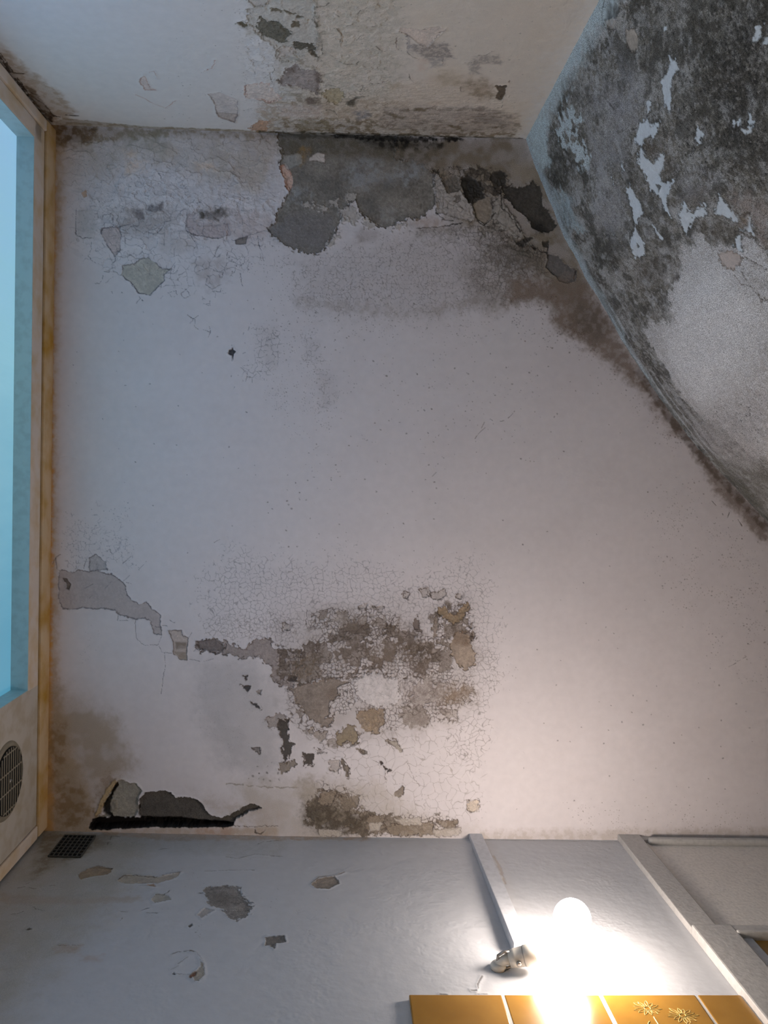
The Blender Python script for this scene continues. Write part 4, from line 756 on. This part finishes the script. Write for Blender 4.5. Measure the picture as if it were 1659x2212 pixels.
    for i, e in enumerate(light):
        S.peel(e, P, .95, -.7, 4.5, alb((48, 46, 40), REF), 1.7, .85, .12, .15, .8, .7, 3, 6)
    for e in ('I 870,1110 890,1130 880,1150', 'I 940,1180 980,1190 960,1230', 'I 820,1550 840,1580 820,1590', 'I 1140,1330 1160,1350 1140,1370'):
        S.peel(e, alb((70, 68, 62), REF), .9, .5, 2, None)
    sl, m, sd = S.poly('I 350,640 440,720 470,770 480,870 520,1000 500,1060 440,1090 420,980 330,920 290,840 310,740', 10, 6)
    S.mix(sl, m * sst(-.15, .25, st2[sl]), alb((144, 158, 162), REF))
    # worn pale corner along the ceiling and the far corner
    sp = S.uv((1340, 730))[0]; fl = np.clip(1 - V / np.where(U < sp, .045, .03), 0, 1) * sst(sp + .35, sp - .05, U)
    S.mix(full, np.clip(fl * 1.6 + .35 * st2, 0, 1) * (fl > 0) * .92, alb((140, 156, 162), REF))
    cn = np.clip(1 - U / .05, 0, 1)
    S.mix(full, np.clip(cn * 1.5 + .4 * st2 - .1, 0, 1) * (cn > 0) * .9, alb((146, 162, 166), REF))
    S.stain('I 180,760 250,780 240,1000 270,1040 210,1090 150,950 130,860', alb((150, 168, 172), REF), .9, 8, 8, .1)
    for e in ('I 270,1200 370,1240 420,1380 500,1480 470,1500 380,1460 300,1330', 'I 420,300 470,260 460,380 400,400', 'I 560,20 650,0 590,120 530,160', 'I 320,1200 420,1300 380,1340'):
        S.stain(e, alb((132, 150, 156), REF), .8, 8, 8, .5)
    # wear streaks that run along the ceiling edge
    lg = fbm(U, V, .02, 4, 205, .18, 1.6)
    e1 = S.uv((1260, 590))[0]
    z = sst(e1 - .1, e1 + .15, U) * sst(.2, .02, V)
    S.mix(full, z * .7 * sst(.0, .6, lg), alb((96, 96, 92), REF)); S.mix(full, z * .5 * sst(.1, .6, -lg), alb((152, 156, 162), REF))
    # lower right: specks and brown tide lines over the pale paint
    S.stain('S 600,560 880,520 1130,430 1400,330 1543,330 1543,1700 1400,1500 1200,1300 900,1000 700,800', alb((132, 130, 130), REF), .75, 14, 40, .4, .5, 'S')
    S.stain('S 900,1050 1250,1150 1543,1100 1543,1800 1300,1560 1100,1300', alb((84, 83, 72), REF), .7, 14, 30, .6, .8, 'S')
    S.dots('S 900,500 1130,430 1543,260 1543,1300 1300,1100', 7, 1.0, 2.6, .5, alb((58, 54, 48), REF), .85, 10, 30, .8)
    S.dots(big_pale, 9, .6, 1.5, .25, alb((104, 98, 92), REF), .6, 10, 40)
    S.dots('G 700,1500 950,1100 1300,1100 1400,1500 1100,1700 700,1848', 6, .6, 1.3, .3, alb((112, 106, 100), REF), .6, 10, 30)
    S.dots('G 60,1650 240,1640 700,1500 800,1700 400,1848 100,1800', 7, 1.2, 2.8, .6, alb((62, 60, 52), REF), .8, 10, 20)
    S.stain('G 690,1400 760,1350 780,1370 720,1430', alb((50, 44, 38), REF), .9, 5, 4, .2)
    S.peel('G 1165,1150 1200,1120 1330,1130 1400,1190 1380,1260 1270,1310 1190,1240', alb((140, 126, 116), REF), .7, .3, 4, alb((86, 70, 52), REF), 2.2, .75)
    S.stain('G 1380,760 1460,780 1450,880 1390,870', alb((116, 98, 78), REF), .8, 5, 8, .3, .4)
    S.stain('G 1250,560 1660,560 1660,1100 1560,1050 1530,840 1480,740 1330,740', alb((118, 106, 98), REF), .75, 8, 14, .5, .7)
    S.stroke('G 1330,1370 1390,1450 1480,1470 1560,1570 1590,1620 1659,1610; 1400,1340 1450,1420; 1380,1190 1480,1200 1560,1260 1640,1300; 1540,1030 1600,1090 1659,1100; 1390,930 1470,980 1540,1000; 1270,640 1290,700 1390,760 1480,750', 2.4, alb((70, 60, 48), REF), .8, 3, .25)
    S.stroke('I 610,0 590,110 620,180 680,200; 740,250 770,330 830,330; 760,60 880,300 870,450; 690,850 820,820; 520,1500 720,1520 760,1480; 560,560 680,720', 1.8, alb((58, 54, 50), REF), .7, 3, .3)
    S.d += .6e-3 * st2
    return S.mesh('wall_right', M_RIGHT, None, True)

# ------------------------------------------------------------------ wall with the lamp
def build_wall_bottom():
    REF = (150, 154, 162); G2 = (140, 138, 132)
    S = Surf(BOTTOM, -0.02, float(BOTTOM.uv((1659, 1818))[0]) + .03, -0.03, 0.68, 0.0014, alb((200, 202, 206), (200, 200, 200), .52), 121, BOTTOM.len, 1.1)
    w = .52
    def a(c, r=REF): return alb(c, r, w)
    S.stain('O 60,1790 330,1800 300,1900 200,2000 0,2212 -100,2212 0,1900', a((122, 118, 106), (132, 132, 132)), .7, 20, 60, .25, .3, 'M')
    S.stain('O 90,1795 250,1802 230,1830 120,1870 70,1900', a((92, 80, 54), (132, 132, 132)), .7, 8, 16, .4, .4)
    S.stain('O 0,1930 150,1940 300,1936 310,1946 150,1954 0,1952', a((132, 118, 100), G2), .6, 4, 8, .2)
    S.stain('J 400,385 800,395 1400,425 1659,432 1659,445 1000,445 760,450 480,420', a((146, 124, 100)), .75, 5, 7, .45, .3)
    S.stain('J 460,430 900,430 1300,450 1250,520 800,500 460,500', a((132, 138, 140)), .4, 8, 16, .5, .3)
    rim = a((74, 62, 46))
    S.peel('J 905,680 920,655 1000,648 1075,655 1082,695 1130,730 1122,770 1060,805 1010,780 1000,760 950,740', a((112, 108, 106)), .95, 1.0, 3, a((76, 68, 60)), 1.2, .7, .6, .6, .8, .7, 4, 8)
    S.stain('J 940,680 1040,690 1020,740 960,730', a((84, 80, 76)), .6, 5, 10, .4, .5)
    S.peel('J 880,780 920,750 960,760 900,795', a((130, 122, 116)), .7, .6, 2, None)
    S.peel('J 1395,645 1430,620 1500,608 1518,640 1470,665 1420,662', a((118, 108, 98)), .95, 1.0, 2, a((84, 70, 52)), 1.2, .7, .4, .4)
    S.stroke('J 1395,640 1430,612 1505,605 1545,590', 1.6, a((116, 92, 58)), .8, 1.5, .1, 1)
    S.peel('J 1190,885 1230,875 1272,872 1278,902 1240,910 1228,932 1210,915 1190,918', a((92, 88, 84)), .95, .9, 2, a((64, 58, 50)), 1.2, .7, .4, .4)
    S.peel('J 350,600 400,570 440,560 505,575 485,600 420,606 360,625', a((128, 108, 80)), .85, .7, 2, rim, 1.2, .5)
    S.peel('J 530,630 560,602 660,605 700,612 810,590 790,615 700,640 560,640', a((138, 128, 112)), .75, .7, 2.5, None)
    S.peel('J 640,648 690,640 700,655', a((150, 112, 72)), .85, .5, 1.2, None)
    S.stroke('J 530,625 560,603 620,605 665,610 700,612 750,598 810,590; 420,568 505,575; 770,958 800,945 870,945', 1.5, rim, .9, 1.6, .05, 1)
    S.peel('J 680,712 700,685 760,695 765,715 690,728', a((128, 122, 106)), .7, .5, 2, None)
    S.stroke('J 680,708 700,688 735,692 762,672; 690,728 765,712; 625,765 670,748; 660,770 720,775; 535,765 570,768; 540,805 550,795; 80,660 110,655; 130,660 160,665; 120,640 145,632; 215,650 245,648; 150,745 160,755 200,762; 50,778 80,775 105,765; 255,915 355,918; 840,832 862,822; 1155,465 1180,452 1250,448; 1010,520 1060,530 1140,510 1270,520; 920,585 1040,580 1140,580; 560,455 600,455; 480,470 500,430 540,430; 700,490 760,482', 1.1, a((72, 64, 50)), .8, 1.4, .15, .6)
    S.peel('J 112,850 130,838 145,845 125,852', a((62, 56, 44)), .9, .6, 1, None)
    S.peel('J 840,832 860,820 862,830 850,838', a((66, 60, 54)), .9, .6, .8, None)
    S.stain('J 250,920 360,918 340,945 250,945', a((140, 116, 92)), .6, 4, 8, .3)
    S.stain('J 350,960 460,960 450,990 370,985', a((146, 122, 106)), .45, 5, 10, .5)
    S.peel('J 870,1075 860,1050 900,1010 890,970 910,1000 915,1050 890,1080', a((138, 128, 112)), .85, .6, 1.5, None)
    S.peel('J 845,1060 865,1042 885,1030 875,1050 855,1065', a((108, 58, 30)), .9, .5, 1, rim)
    S.stroke('J 830,940 880,950 905,985 915,1030 905,1070 870,1080; 790,1045 850,1050; 770,1025 800,1010; 800,1000 840,970', .9, a((102, 98, 88)), .7, 1.2, .2, .6)
    S.peel('J 768,1048 780,1038 788,1050', a((58, 50, 40)), .9, .5, .8, None)
    S.dots('J 870,820 900,820 900,880 870,880', 6, .8, 2, .6, a((84, 78, 70)), .8, 3, 6)
    S.dots('O 250,1830 700,1830 700,2000 250,2000', 14, .6, 1.4, .2, a((90, 88, 84)), .6, 10, 30)
    S.dots('O 1250,1820 1370,1820 1370,1920 1250,1900', 7, .7, 1.6, .2, a((110, 108, 106)), .7, 6, 20, 1)
    S.crack('J 1250,760 1500,760 1520,900 1250,900', 24, .9, a((112, 112, 116)), .35, .4, 10, 30)
    S.stroke('V 270,230 300,280 330,370', 5, a((172, 150, 128), (184, 182, 184)), .5, 1.5, .2)
    S.stroke('V 215,840 195,880 190,910; 160,910 185,915; 195,932 240,932; 0,932 40,937', 1.6, a((120, 112, 104), (200, 198, 196)), .85, 1.2, .05, 1.2)
    S.stroke('O 1015,1813 1200,1816 1340,1818 1659,1822', 1.4, a((120, 110, 98), (184, 182, 184)), .7, 1, .3)
    S.d += .25e-3 * S.nM + .35e-3 * np.abs(S.nS) * sst(.2, .6, S.nL)
    return S.mesh('wall_front', M_BOT, None, True)

ceiling = build_ceiling(); wall_back = build_wall_top(); wall_right = build_wall_right(); wall_front = build_wall_bottom()
# ------------------------------------------------------------------ mesh helpers
def link(name, bm, mat, parent=None, kind=None, smooth=False):
    me = bpy.data.meshes.new(name); bm.normal_update(); bm.to_mesh(me); bm.free()
    for m in (mat if isinstance(mat, (list, tuple)) else [mat]): me.materials.append(m)
    if smooth:
        for p in me.polygons: p.use_smooth = True
    o = bpy.data.objects.new(name, me); C.objects.link(o)
    if parent is not None:
        o.parent = parent; o.matrix_parent_inverse = parent.matrix_world.inverted()
    if kind: o['kind'] = kind
    return o
def thing(name, label, cat, loc):
    o = bpy.data.objects.new(name, None); C.objects.link(o); o.location = loc; o.empty_display_size = .02
    o.matrix_world = Matrix.Translation(loc); o['label'] = label; o['category'] = cat
    return o
def hexa(bm, P, bev=0.0, mi=0):
    """a box from its eight corners, rounded at the edges"""
    v = [bm.verts.new(p) for p in P]
    f = [bm.faces.new([v[i] for i in q]) for q in ((0, 3, 2, 1), (4, 5, 6, 7), (0, 1, 5, 4), (1, 2, 6, 5), (2, 3, 7, 6), (3, 0, 4, 7))]
    for x in f: x.material_index = mi
    bmesh.ops.recalc_face_normals(bm, faces=f)
    if bev:
        ed = list({e for x in f for e in x.edges})
        bmesh.ops.bevel(bm, geom=ed, offset=bev, segments=2, affect='EDGES', profile=0.6)
def bar(bm, plan, s0, s1, n0, n1, z0, z1, bev=0.002, sh=0.0, mi=0):
    """a box fixed to a wall: s along it, n out from it, z height below the ceiling; sh slides the lower end"""
    q = lambda s, n, d: plan.xyz(s, d, n)
    hexa(bm, [q(s0 + sh, n0, z1), q(s1 + sh, n0, z1), q(s1 + sh, n1, z1), q(s0 + sh, n1, z1), q(s0, n0, z0), q(s1, n0, z0), q(s1, n1, z0), q(s0, n1, z0)], bev, mi)
def frame_of(axis):
    a = Vector(axis).normalized(); b = a.cross(Vector((0, 0, 1)))
    if b.length < .1: b = a.cross(Vector((1, 0, 0)))
    b.normalize(); return a, b, a.cross(b)
def lathe(bm, o, axis, prof, seg=32):
    a, b, c = frame_of(axis); rings = []
    for t, r in prof:
        ctr = Vector(o) + a * t
        rings.append([bm.verts.new(ctr + (b * math.cos(2 * math.pi * k / seg) + c * math.sin(2 * math.pi * k / seg)) * max(r, 1e-5)) for k in range(seg)])
    for i in range(len(rings) - 1):
        for k in range(seg):
            bm.faces.new((rings[i][k], rings[i][(k + 1) % seg], rings[i + 1][(k + 1) % seg], rings[i + 1][k]))
    bm.faces.new(rings[0][::-1]); bm.faces.new(rings[-1])
    bmesh.ops.recalc_face_normals(bm, faces=bm.faces[:])
def tube(bm, P, r, seg=10, closed=False):
    P = [Vector(p) for p in P]; n = len(P); rings = []; prev = None
    for i, p in enumerate(P):
        a = P[(i + 1) % n] if closed or i < n - 1 else p; b = P[i - 1] if closed or i > 0 else p
        t = (a - b).normalized()
        if prev is None: _, u, w = frame_of(t)
        else:
            u = (prev - t * prev.dot(t)).normalized(); w = t.cross(u)
        prev = u
        rr = r[i] if isinstance(r, (list, tuple)) else r
        rings.append([bm.verts.new(p + (u * math.cos(2 * math.pi * k / seg) + w * math.sin(2 * math.pi * k / seg)) * rr) for k in range(seg)])
    for i in range(n if closed else n - 1):
        A, B = rings[i], rings[(i + 1) % n]
        for k in range(seg): bm.faces.new((A[k], A[(k + 1) % seg], B[(k + 1) % seg], B[k]))
    if not closed:
        bm.faces.new(rings[0][::-1]); bm.faces.new(rings[-1])
    bmesh.ops.recalc_face_normals(bm, faces=bm.faces[:])

# ------------------------------------------------------------------ floor
bm = bmesh.new()
hexa(bm, [(-.9, -1.0, -.05), (1.6, -1.0, -.05), (1.6, 1.1, -.05), (-.9, 1.1, -.05), (-.9, -1.0, 0), (1.6, -1.0, 0), (1.6, 1.1, 0), (-.9, 1.1, 0)])
link('floor', bm, M_FLOOR, kind='structure')

# ------------------------------------------------------------------ window wall
t0, zh = LEFT.uv((75, 296)); t1, _ = LEFT.uv((70, 1486)); tE = LEFT.len
ZS, REC = 1.95, 0.036                     # depth of the window's lower edge, depth of its reveal
bm = bmesh.new()                          # masonry behind the woodwork
for a, b, c, d in ((-.05, t0 - .02, -.03, H), (t1 + .02, tE + .05, -.03, H), (t0 - .02, t1 + .02, -.03, zh - .02), (t0 - .02, t1 + .02, ZS + .02, H)):
    bar(bm, LEFT, a, b, -.12, -.04, c, d, 0)
link('wall_left', bm, M_PANEL, kind='structure')
win = bpy.data.objects.new('window_1', None); C.objects.link(win); win['kind'] = 'structure'
win.matrix_world = Matrix.Translation(LEFT.xyz(t0, ZS)); win.location = LEFT.xyz(t0, ZS)
def part(name, mat, fn, label=None, parent=win, smooth=False):
    b = bmesh.new(); fn(b); o = link(name, b, mat, parent, smooth=smooth)
    if label: o['label'] = label
    return o
zc = zh * .47
def head(b):
    n = 24
    for k in range(n):
        pass
    bar(b, LEFT, .010, tE - .004, -.04, .003, -.01, zc - .002, .004)
def head_in(b): bar(b, LEFT, t0 * .52, t1 + .004, -.036, .0, zc + .0035, zh, .003)
part('head', M_OCHRE, head, 'ochre stained head board under the ceiling')
part('inner_head', M_WOOD, head_in)
part('joint_gap', M_GAP, lambda b: bar(b, LEFT, t0 * .5, t1, -.036, -.006, zc - .002, zc + .006, 0))
part('jamb', M_WOOD, lambda b: bar(b, LEFT, .012, t0 * .5, -.04, .003, zc - .002, H - .05, .004))
part('inner_jamb', M_WOOD, lambda b: bar(b, LEFT, t0 * .52, t0, -.036, .0, zc + .02, ZS + .08, .003))
part('corner_gap', M_GAP, lambda b: bar(b, LEFT, -.01, .016, -.04, -.008, .0, H - .05, 0))
def reveal(b):
    bar(b, LEFT, t0, t1, -REC - .004, -.001, zh - .006, zh + .0005, 0)
    bar(b, LEFT, t0 - .006, t0 + .0005, -REC - .004, -.001, zh, ZS, 0); bar(b, LEFT, t1 - .0005, t1 + .006, -REC - .004, -.001, zh, ZS, 0)
    bar(b, LEFT, t0, t1, -REC - .004, -.001, ZS - .0005, ZS + .006, 0)
part('reveal', M_REVEAL, reveal, 'pale blue lining of the window opening')
part('pane', M_PANE, lambda b: bar(b, LEFT, t0 - .002, t1 + .002, -REC - .006, -REC, zh - .002, ZS, 0), 'frosted pale blue daylit glass')
part('sill', M_WOOD, lambda b: bar(b, LEFT, t0 - .03, t1 + .03, -.04, .02, ZS, ZS + .03, .004))
part('apron_board', M_PANEL, lambda b: bar(b, LEFT, t0 * .5, t1 + .003, -.04, -.002, ZS + .03, H - .02, .002))
part('side_panel', M_PANEL, lambda b: bar(b, LEFT, t1, tE - .034, -.03, .0, zc + .004, H - .02, .002), 'plain cream board carrying the round fan')
part('corner_stile', M_WOOD, lambda b: bar(b, LEFT, tE - .0325, tE - .004, -.03, .003, zc + .004, H - .02, .003))

# ------------------------------------------------------------------ round extractor fan in the side panel
fs, fd = LEFT.uv((14, 1687)); FR = .0645
fan = thing('extractor_fan', 'round cream extractor fan with black slots set in the panel beside the blue window', 'fan', LEFT.xyz(fs, fd))
nx, ny = LEFT.normal(fs); nrm = Vector((float(nx), float(ny), 0)); tv = (LEFT.xyz(fs + .01, fd) - LEFT.xyz(fs, fd)).normalized(); cen = LEFT.xyz(fs, fd)
def ring(b): lathe(b, cen - nrm * .002, nrm, [(0, FR + .012), (.0025, FR + .012), (.005, FR + .009), (.006, FR + .003), (.0055, FR), (.001, FR)], 64)
part('rim', M_GRILLE, ring, None, fan, True)
part('shade_disc', M_DARK, lambda b: lathe(b, cen + nrm * .0045, nrm, [(0, FR + .001), (.0015, FR + .001)], 64), 'black disc painted for the shade behind the slots', fan)  # flat disc, black in place of a shaded hollow
def slats(b):
    p = .0106; k = -6
    for k in range(-6, 7):
        z = (k + .5) * p
        if abs(z) >= FR - .001: continue
        hw = math.sqrt(FR * FR - z * z)
        P = []
        for dz, dn in ((-.0019, .0061), (.0019, .0061), (.0019, .0069), (-.0019, .0069)):
            P.append([cen + tv * sg * hw + Vector((0, 0, z + dz)) + nrm * dn for sg in (-1, 1)])
        hexa(b, [P[0][0], P[0][1], P[1][1], P[1][0], P[3][0], P[3][1], P[2][1], P[2][0]])
    for k in range(-1, 3):
        t = (k - .5) * .0375
        hh = math.sqrt(max(FR * FR - t * t, 1e-6))
        hexa(b, [cen + tv * (t + dt) + Vector((0, 0, z)) + nrm * dn for dn in (.0063, .0072) for dt, z in ((-.0014, -hh), (.0014, -hh), (.0014, hh), (-.0014, hh))])
part('grille', M_GRILLE, slats, None, fan)
part('screw', M_METAL, lambda b: lathe(b, cen + nrm * .0066, nrm, [(0, .005), (.0016, .005), (.0028, .0035), (.0032, .0006)], 20), None, fan, True)

# ------------------------------------------------------------------ black grid vent under the ceiling
g0, d0 = BOTTOM.uv((140, 1807)); g1, _ = BOTTOM.uv((206, 1808)); _, d1 = BOTTOM.uv((150, 1853))
vent = thing('wall_vent', 'small square vent with black grid holes in the wall corner under the ceiling hole', 'vent', BOTTOM.xyz((g0 + g1) / 2, (d0 + d1) / 2))
part('shade_plate', M_DARK, lambda b: bar(b, BOTTOM, g0, g1, .0008, .0022, d0, d1, 0), 'black plate painted for the shade behind the grid', vent)  # flat plate, black in place of shaded holes
def grid(b):
    nu_, nv_ = 7, 7
    for k in range(nu_ + 1):
        s = g0 + (g1 - g0) * k / nu_; bar(b, BOTTOM, s - .001, s + .001, .002, .0042, d0 - .001, d1 + .001, 0)
    for k in range(nv_ + 1):
        z = d0 + (d1 - d0) * k / nv_; bar(b, BOTTOM, g0 - .001, g1 + .001, .002, .004, z - .001, z + .001, 0)
part('grid', plain_mat('dirty_grey_grid', lin((84, 84, 80)), .6), grid, None, vent)

# ------------------------------------------------------------------ tiles on the lamp wall
sa, za = BOTTOM.uv((884, 2167)); sb, _ = BOTTOM.uv((1087, 2165)); sd_, _ = BOTTOM.uv((1503, 2160)); se, ze = BOTTOM.uv((1600, 2153))
cas0 = np.mean([BOTTOM.uv(p)[0] for p in ((1340, 1818), (1490, 2024), (1598, 2154))]); cas1 = np.mean([BOTTOM.uv(p)[0] for p in ((1388, 1818), (1547, 2022))])
pitch = (sd_ - sb) / 2; zt = (za + ze) / 2; g = .0045
tl = bpy.data.objects.new('trim_1', None); C.objects.link(tl); tl['kind'] = 'structure'; tl.location = BOTTOM.xyz(sb, zt + .6); tl.matrix_world = Matrix.Translation(tl.location)
part('grout', M_GROUT, lambda b: bar(b, BOTTOM, sa + .001, cas0 - .001, -.002, .0075, zt + .0015, H - .02, 0), 'white grout between the amber tiles', tl)
edges = [sa, sb, sb + pitch, sd_, cas0]
def tiles(b):
    for r in range(3):
        for i in range(4):
            bar(b, BOTTOM, edges[i] + (g / 2 if i else 0), edges[i + 1] - g / 2, .0, .0085 , zt + r * (pitch), zt + (r + 1) * pitch - g, .0018)
part('tiles', M_TILE, tiles, 'amber glazed tiles', tl)
def flower(b):
    rnd = np.random.default_rng(4)
    for px, R_, n_ in (((1398, 2190), .024, 13), ((1474, 2205), .025, 15)):
        s, z = BOTTOM.uv(px); q = lambda ds, dz, h=.0086: BOTTOM.xyz(s + ds, z + dz, h)
        for k in range(n_):
            an = 2 * math.pi * k / n_ + rnd.uniform(-.1, .1); L_ = R_ * rnd.uniform(.8, 1.05)
            loop = []
            for t in np.linspace(0, 1, 9): loop.append(q(math.cos(an) * L_ * (.28 + .72 * t) - math.sin(an) * .0022 * math.sin(math.pi * t), math.sin(an) * .75 * L_ * (.28 + .72 * t) + math.cos(an) * .0022 * math.sin(math.pi * t)))
            for t in np.linspace(1, 0, 9)[1:-1]: loop.append(q(math.cos(an) * L_ * (.28 + .72 * t) + math.sin(an) * .0022 * math.sin(math.pi * t), math.sin(an) * .75 * L_ * (.28 + .72 * t) - math.cos(an) * .0022 * math.sin(math.pi * t)))
            tube(b, loop, .00042, 6, True)
        tube(b, [q(.005 * math.cos(a_), .004 * math.sin(a_)) for a_ in np.linspace(0, 2 * math.pi, 14)[:-1]], .0007, 6, True)
        tube(b, [q(.002 + .004 * t * t, .02 + .055 * t) for t in np.linspace(0, 1, 8)], .0009, 6)
        tube(b, [q(.004 - .018 * math.sin(t * 2.4), .06 - .03 * t) for t in np.linspace(0, 1, 8)], .0008, 6)
part('flower_relief', M_FLOWER, flower, 'pale yellow daisies in relief on one tile', tl)

# ------------------------------------------------------------------ boxed-in frame right of the lamp
zr0 = BOTTOM.uv((1560, 2020))[1]; zr1 = zr0 - .0 + .034
part('casing', M_TRIM, lambda b: (bar(b, BOTTOM, cas0, cas1, 0, .014, -.01, zr0, .002), bar(b, BOTTOM, cas0, cas1 + .024, 0, .020, zr0 - .001, H, .003)), None,
     (trm := bpy.data.objects.new('trim_2', None)))
C.objects.link(trm); trm['kind'] = 'structure'
part('moulding', M_TRIM, lambda b: (bar(b, BOTTOM, cas1, BOTTOM.len, 0, .010, -.01, .020, .003), bar(b, BOTTOM, cas1 + .012, BOTTOM.len, .002, .018, .018, .032, .006)), None, trm)
part('panel', M_BOARD, lambda b: bar(b, BOTTOM, cas1 - .004, BOTTOM.len, -.004, .003, .0, zr0 + .01, 0), None, trm)
part('rail', M_TRIM, lambda b: (bar(b, BOTTOM, cas1 - .004, BOTTOM.len, 0, .019, zr0, zr0 + .022, .002), bar(b, BOTTOM, cas1 + .022, BOTTOM.len, 0, .023, zr0 + .020, zr0 + .028, .003)), None, trm)
part('inner_stile', M_BATTEN, lambda b: bar(b, BOTTOM, cas1 + .022, cas1 + .050, 0, .010, zr0 + .02, H, .002), None, trm)
part('recess_tile', M_TILE, lambda b: bar(b, BOTTOM, cas1 + .046, BOTTOM.len, -.004, .006, zr0 + .02, H, .002), 'amber tile behind the frame', trm)

# ------------------------------------------------------------------ batten that carries the flex
b0 = np.mean([BOTTOM.uv((1012, 1810))[0], BOTTOM.uv((1040, 1810))[0]]) - .0
bw = .030
bl_, zb = BOTTOM.uv((1092, 2066))
def batten(b):
    q = lambda s, n, d: BOTTOM.xyz(s, d, n)
    s0, s1 = b0 - bw / 2, b0 + bw / 2; e0, e1 = s0 + .004, s1 + .002
    hexa(b, [q(e0, 0, zb), q(e1, 0, zb), q(e1, .024, zb), q(e0, .024, zb), q(s0, 0, -.004), q(s1, 0, -.004), q(s1, .012, -.004), q(s0, .012, -.004)], .0015)
ba = thing('batten', 'grey painted batten running down the wall from the ceiling to the lampholder', 'batten', BOTTOM.xyz(b0, zb))
part('strip', M_BATTEN, batten, None, ba)

# ------------------------------------------------------------------ lampholder and bulb
def at_level(px, dist):
    p = on_level(px, dist); return Vector((p[0], p[1], CAMZ + dist))
Cb = at_level((1236, 1984), 1.30)
Nk = at_level((1152, 2061), 1.296)
rs, rz = BOTTOM.uv((1076, 2092)); Rt = BOTTOM.xyz(rs, rz, .012)
ax = (Nk - Rt).normalized(); Ln = (Nk - Rt).length
wn = Vector(tuple(float(c) for c in BOTTOM.normal(rs)) + (0,))
lh = thing('lampholder', 'aged cream lampholder on the wall at the foot of the batten, holding the lit bulb', 'lampholder', BOTTOM.xyz(rs, rz))
part('mounting_plate', M_BRASS, lambda b: lathe(b, BOTTOM.xyz(rs, rz, .0), wn, [(0, .013), (.006, .013), (.010, .010), (.011, .004)], 28), None, lh, True)
part('barrel', M_BRASS, lambda b: lathe(b, Rt + ax * (Ln * .30), ax, [(0, .006), (.001, .0135), (.012, .0150), (.026, .0158), (.027, .0168), (.046, .0168), (.048, .0155), (Ln * .62, .0150)], 36), None, lh, True)
part('skirt_ring', M_METAL, lambda b: lathe(b, Rt + ax * (Ln - .0165), ax, [(0, .0160), (.003, .0165), (.004, .0125), (.0105, .0125), (.0115, .0150), (.0165, .0150)], 36), None, lh, True)
_, bu, bv = frame_of(ax)
part('bracket', M_METAL, lambda b: tube(b, [Rt + ax * (Ln * .36) + bu * .012, Rt + ax * .012 + bu * .014, Rt + ax * .002 + bu * .010, Rt - ax * .002, Rt + ax * .002 - bu * .010, Rt + ax * .012 - bu * .014, Rt + ax * (Ln * .36) - bu * .012], .0026, 10), None, lh, True)
part('arm', M_BRASS, lambda b: tube(b, [BOTTOM.xyz(rs, rz, .005), Rt + ax * .01, Rt + ax * (Ln * .34)], [.009, .008, .010], 18), None, lh, True)
part('screw', M_METAL, lambda b: lathe(b, Rt + ax * (Ln * .52) - wn * 0 + Vector((0, 0, -.0155)), (0, 0, -1), [(0, .004), (.004, .004), (.005, .0025)], 16), None, lh, True)
bulb = thing('light_bulb', 'lit white round light bulb glowing in the wall lampholder', 'light bulb', Cb)
cap = bmesh.new(); lathe(cap, Nk - ax * .012, ax, [(0, .0105), (.001, .0118), (.017, .0118), (.018, .0125)], 30)
link('cap', cap, M_METAL, bulb, smooth=True)
bx = (Cb - Nk); bl = bx.length; r_ = .0313
prof = [(.004, .0125), (.010, .0135)]
t_join = bl - r_ * .80
for k in range(1, 9):
    t = k / 9; prof.append((.010 + (t_join - .010) * t, .0135 + (r_ * .60 - .0135) * (t * t * (3 - 2 * t))))
for a_ in np.linspace(-math.asin(.80), math.pi / 2, 16): prof.append((bl + r_ * math.sin(a_), max(r_ * math.cos(a_), .0002)))
gb = bmesh.new(); lathe(gb, Nk, bx, prof, 40)
link('glass', gb, M_BULB, bulb, smooth=True)
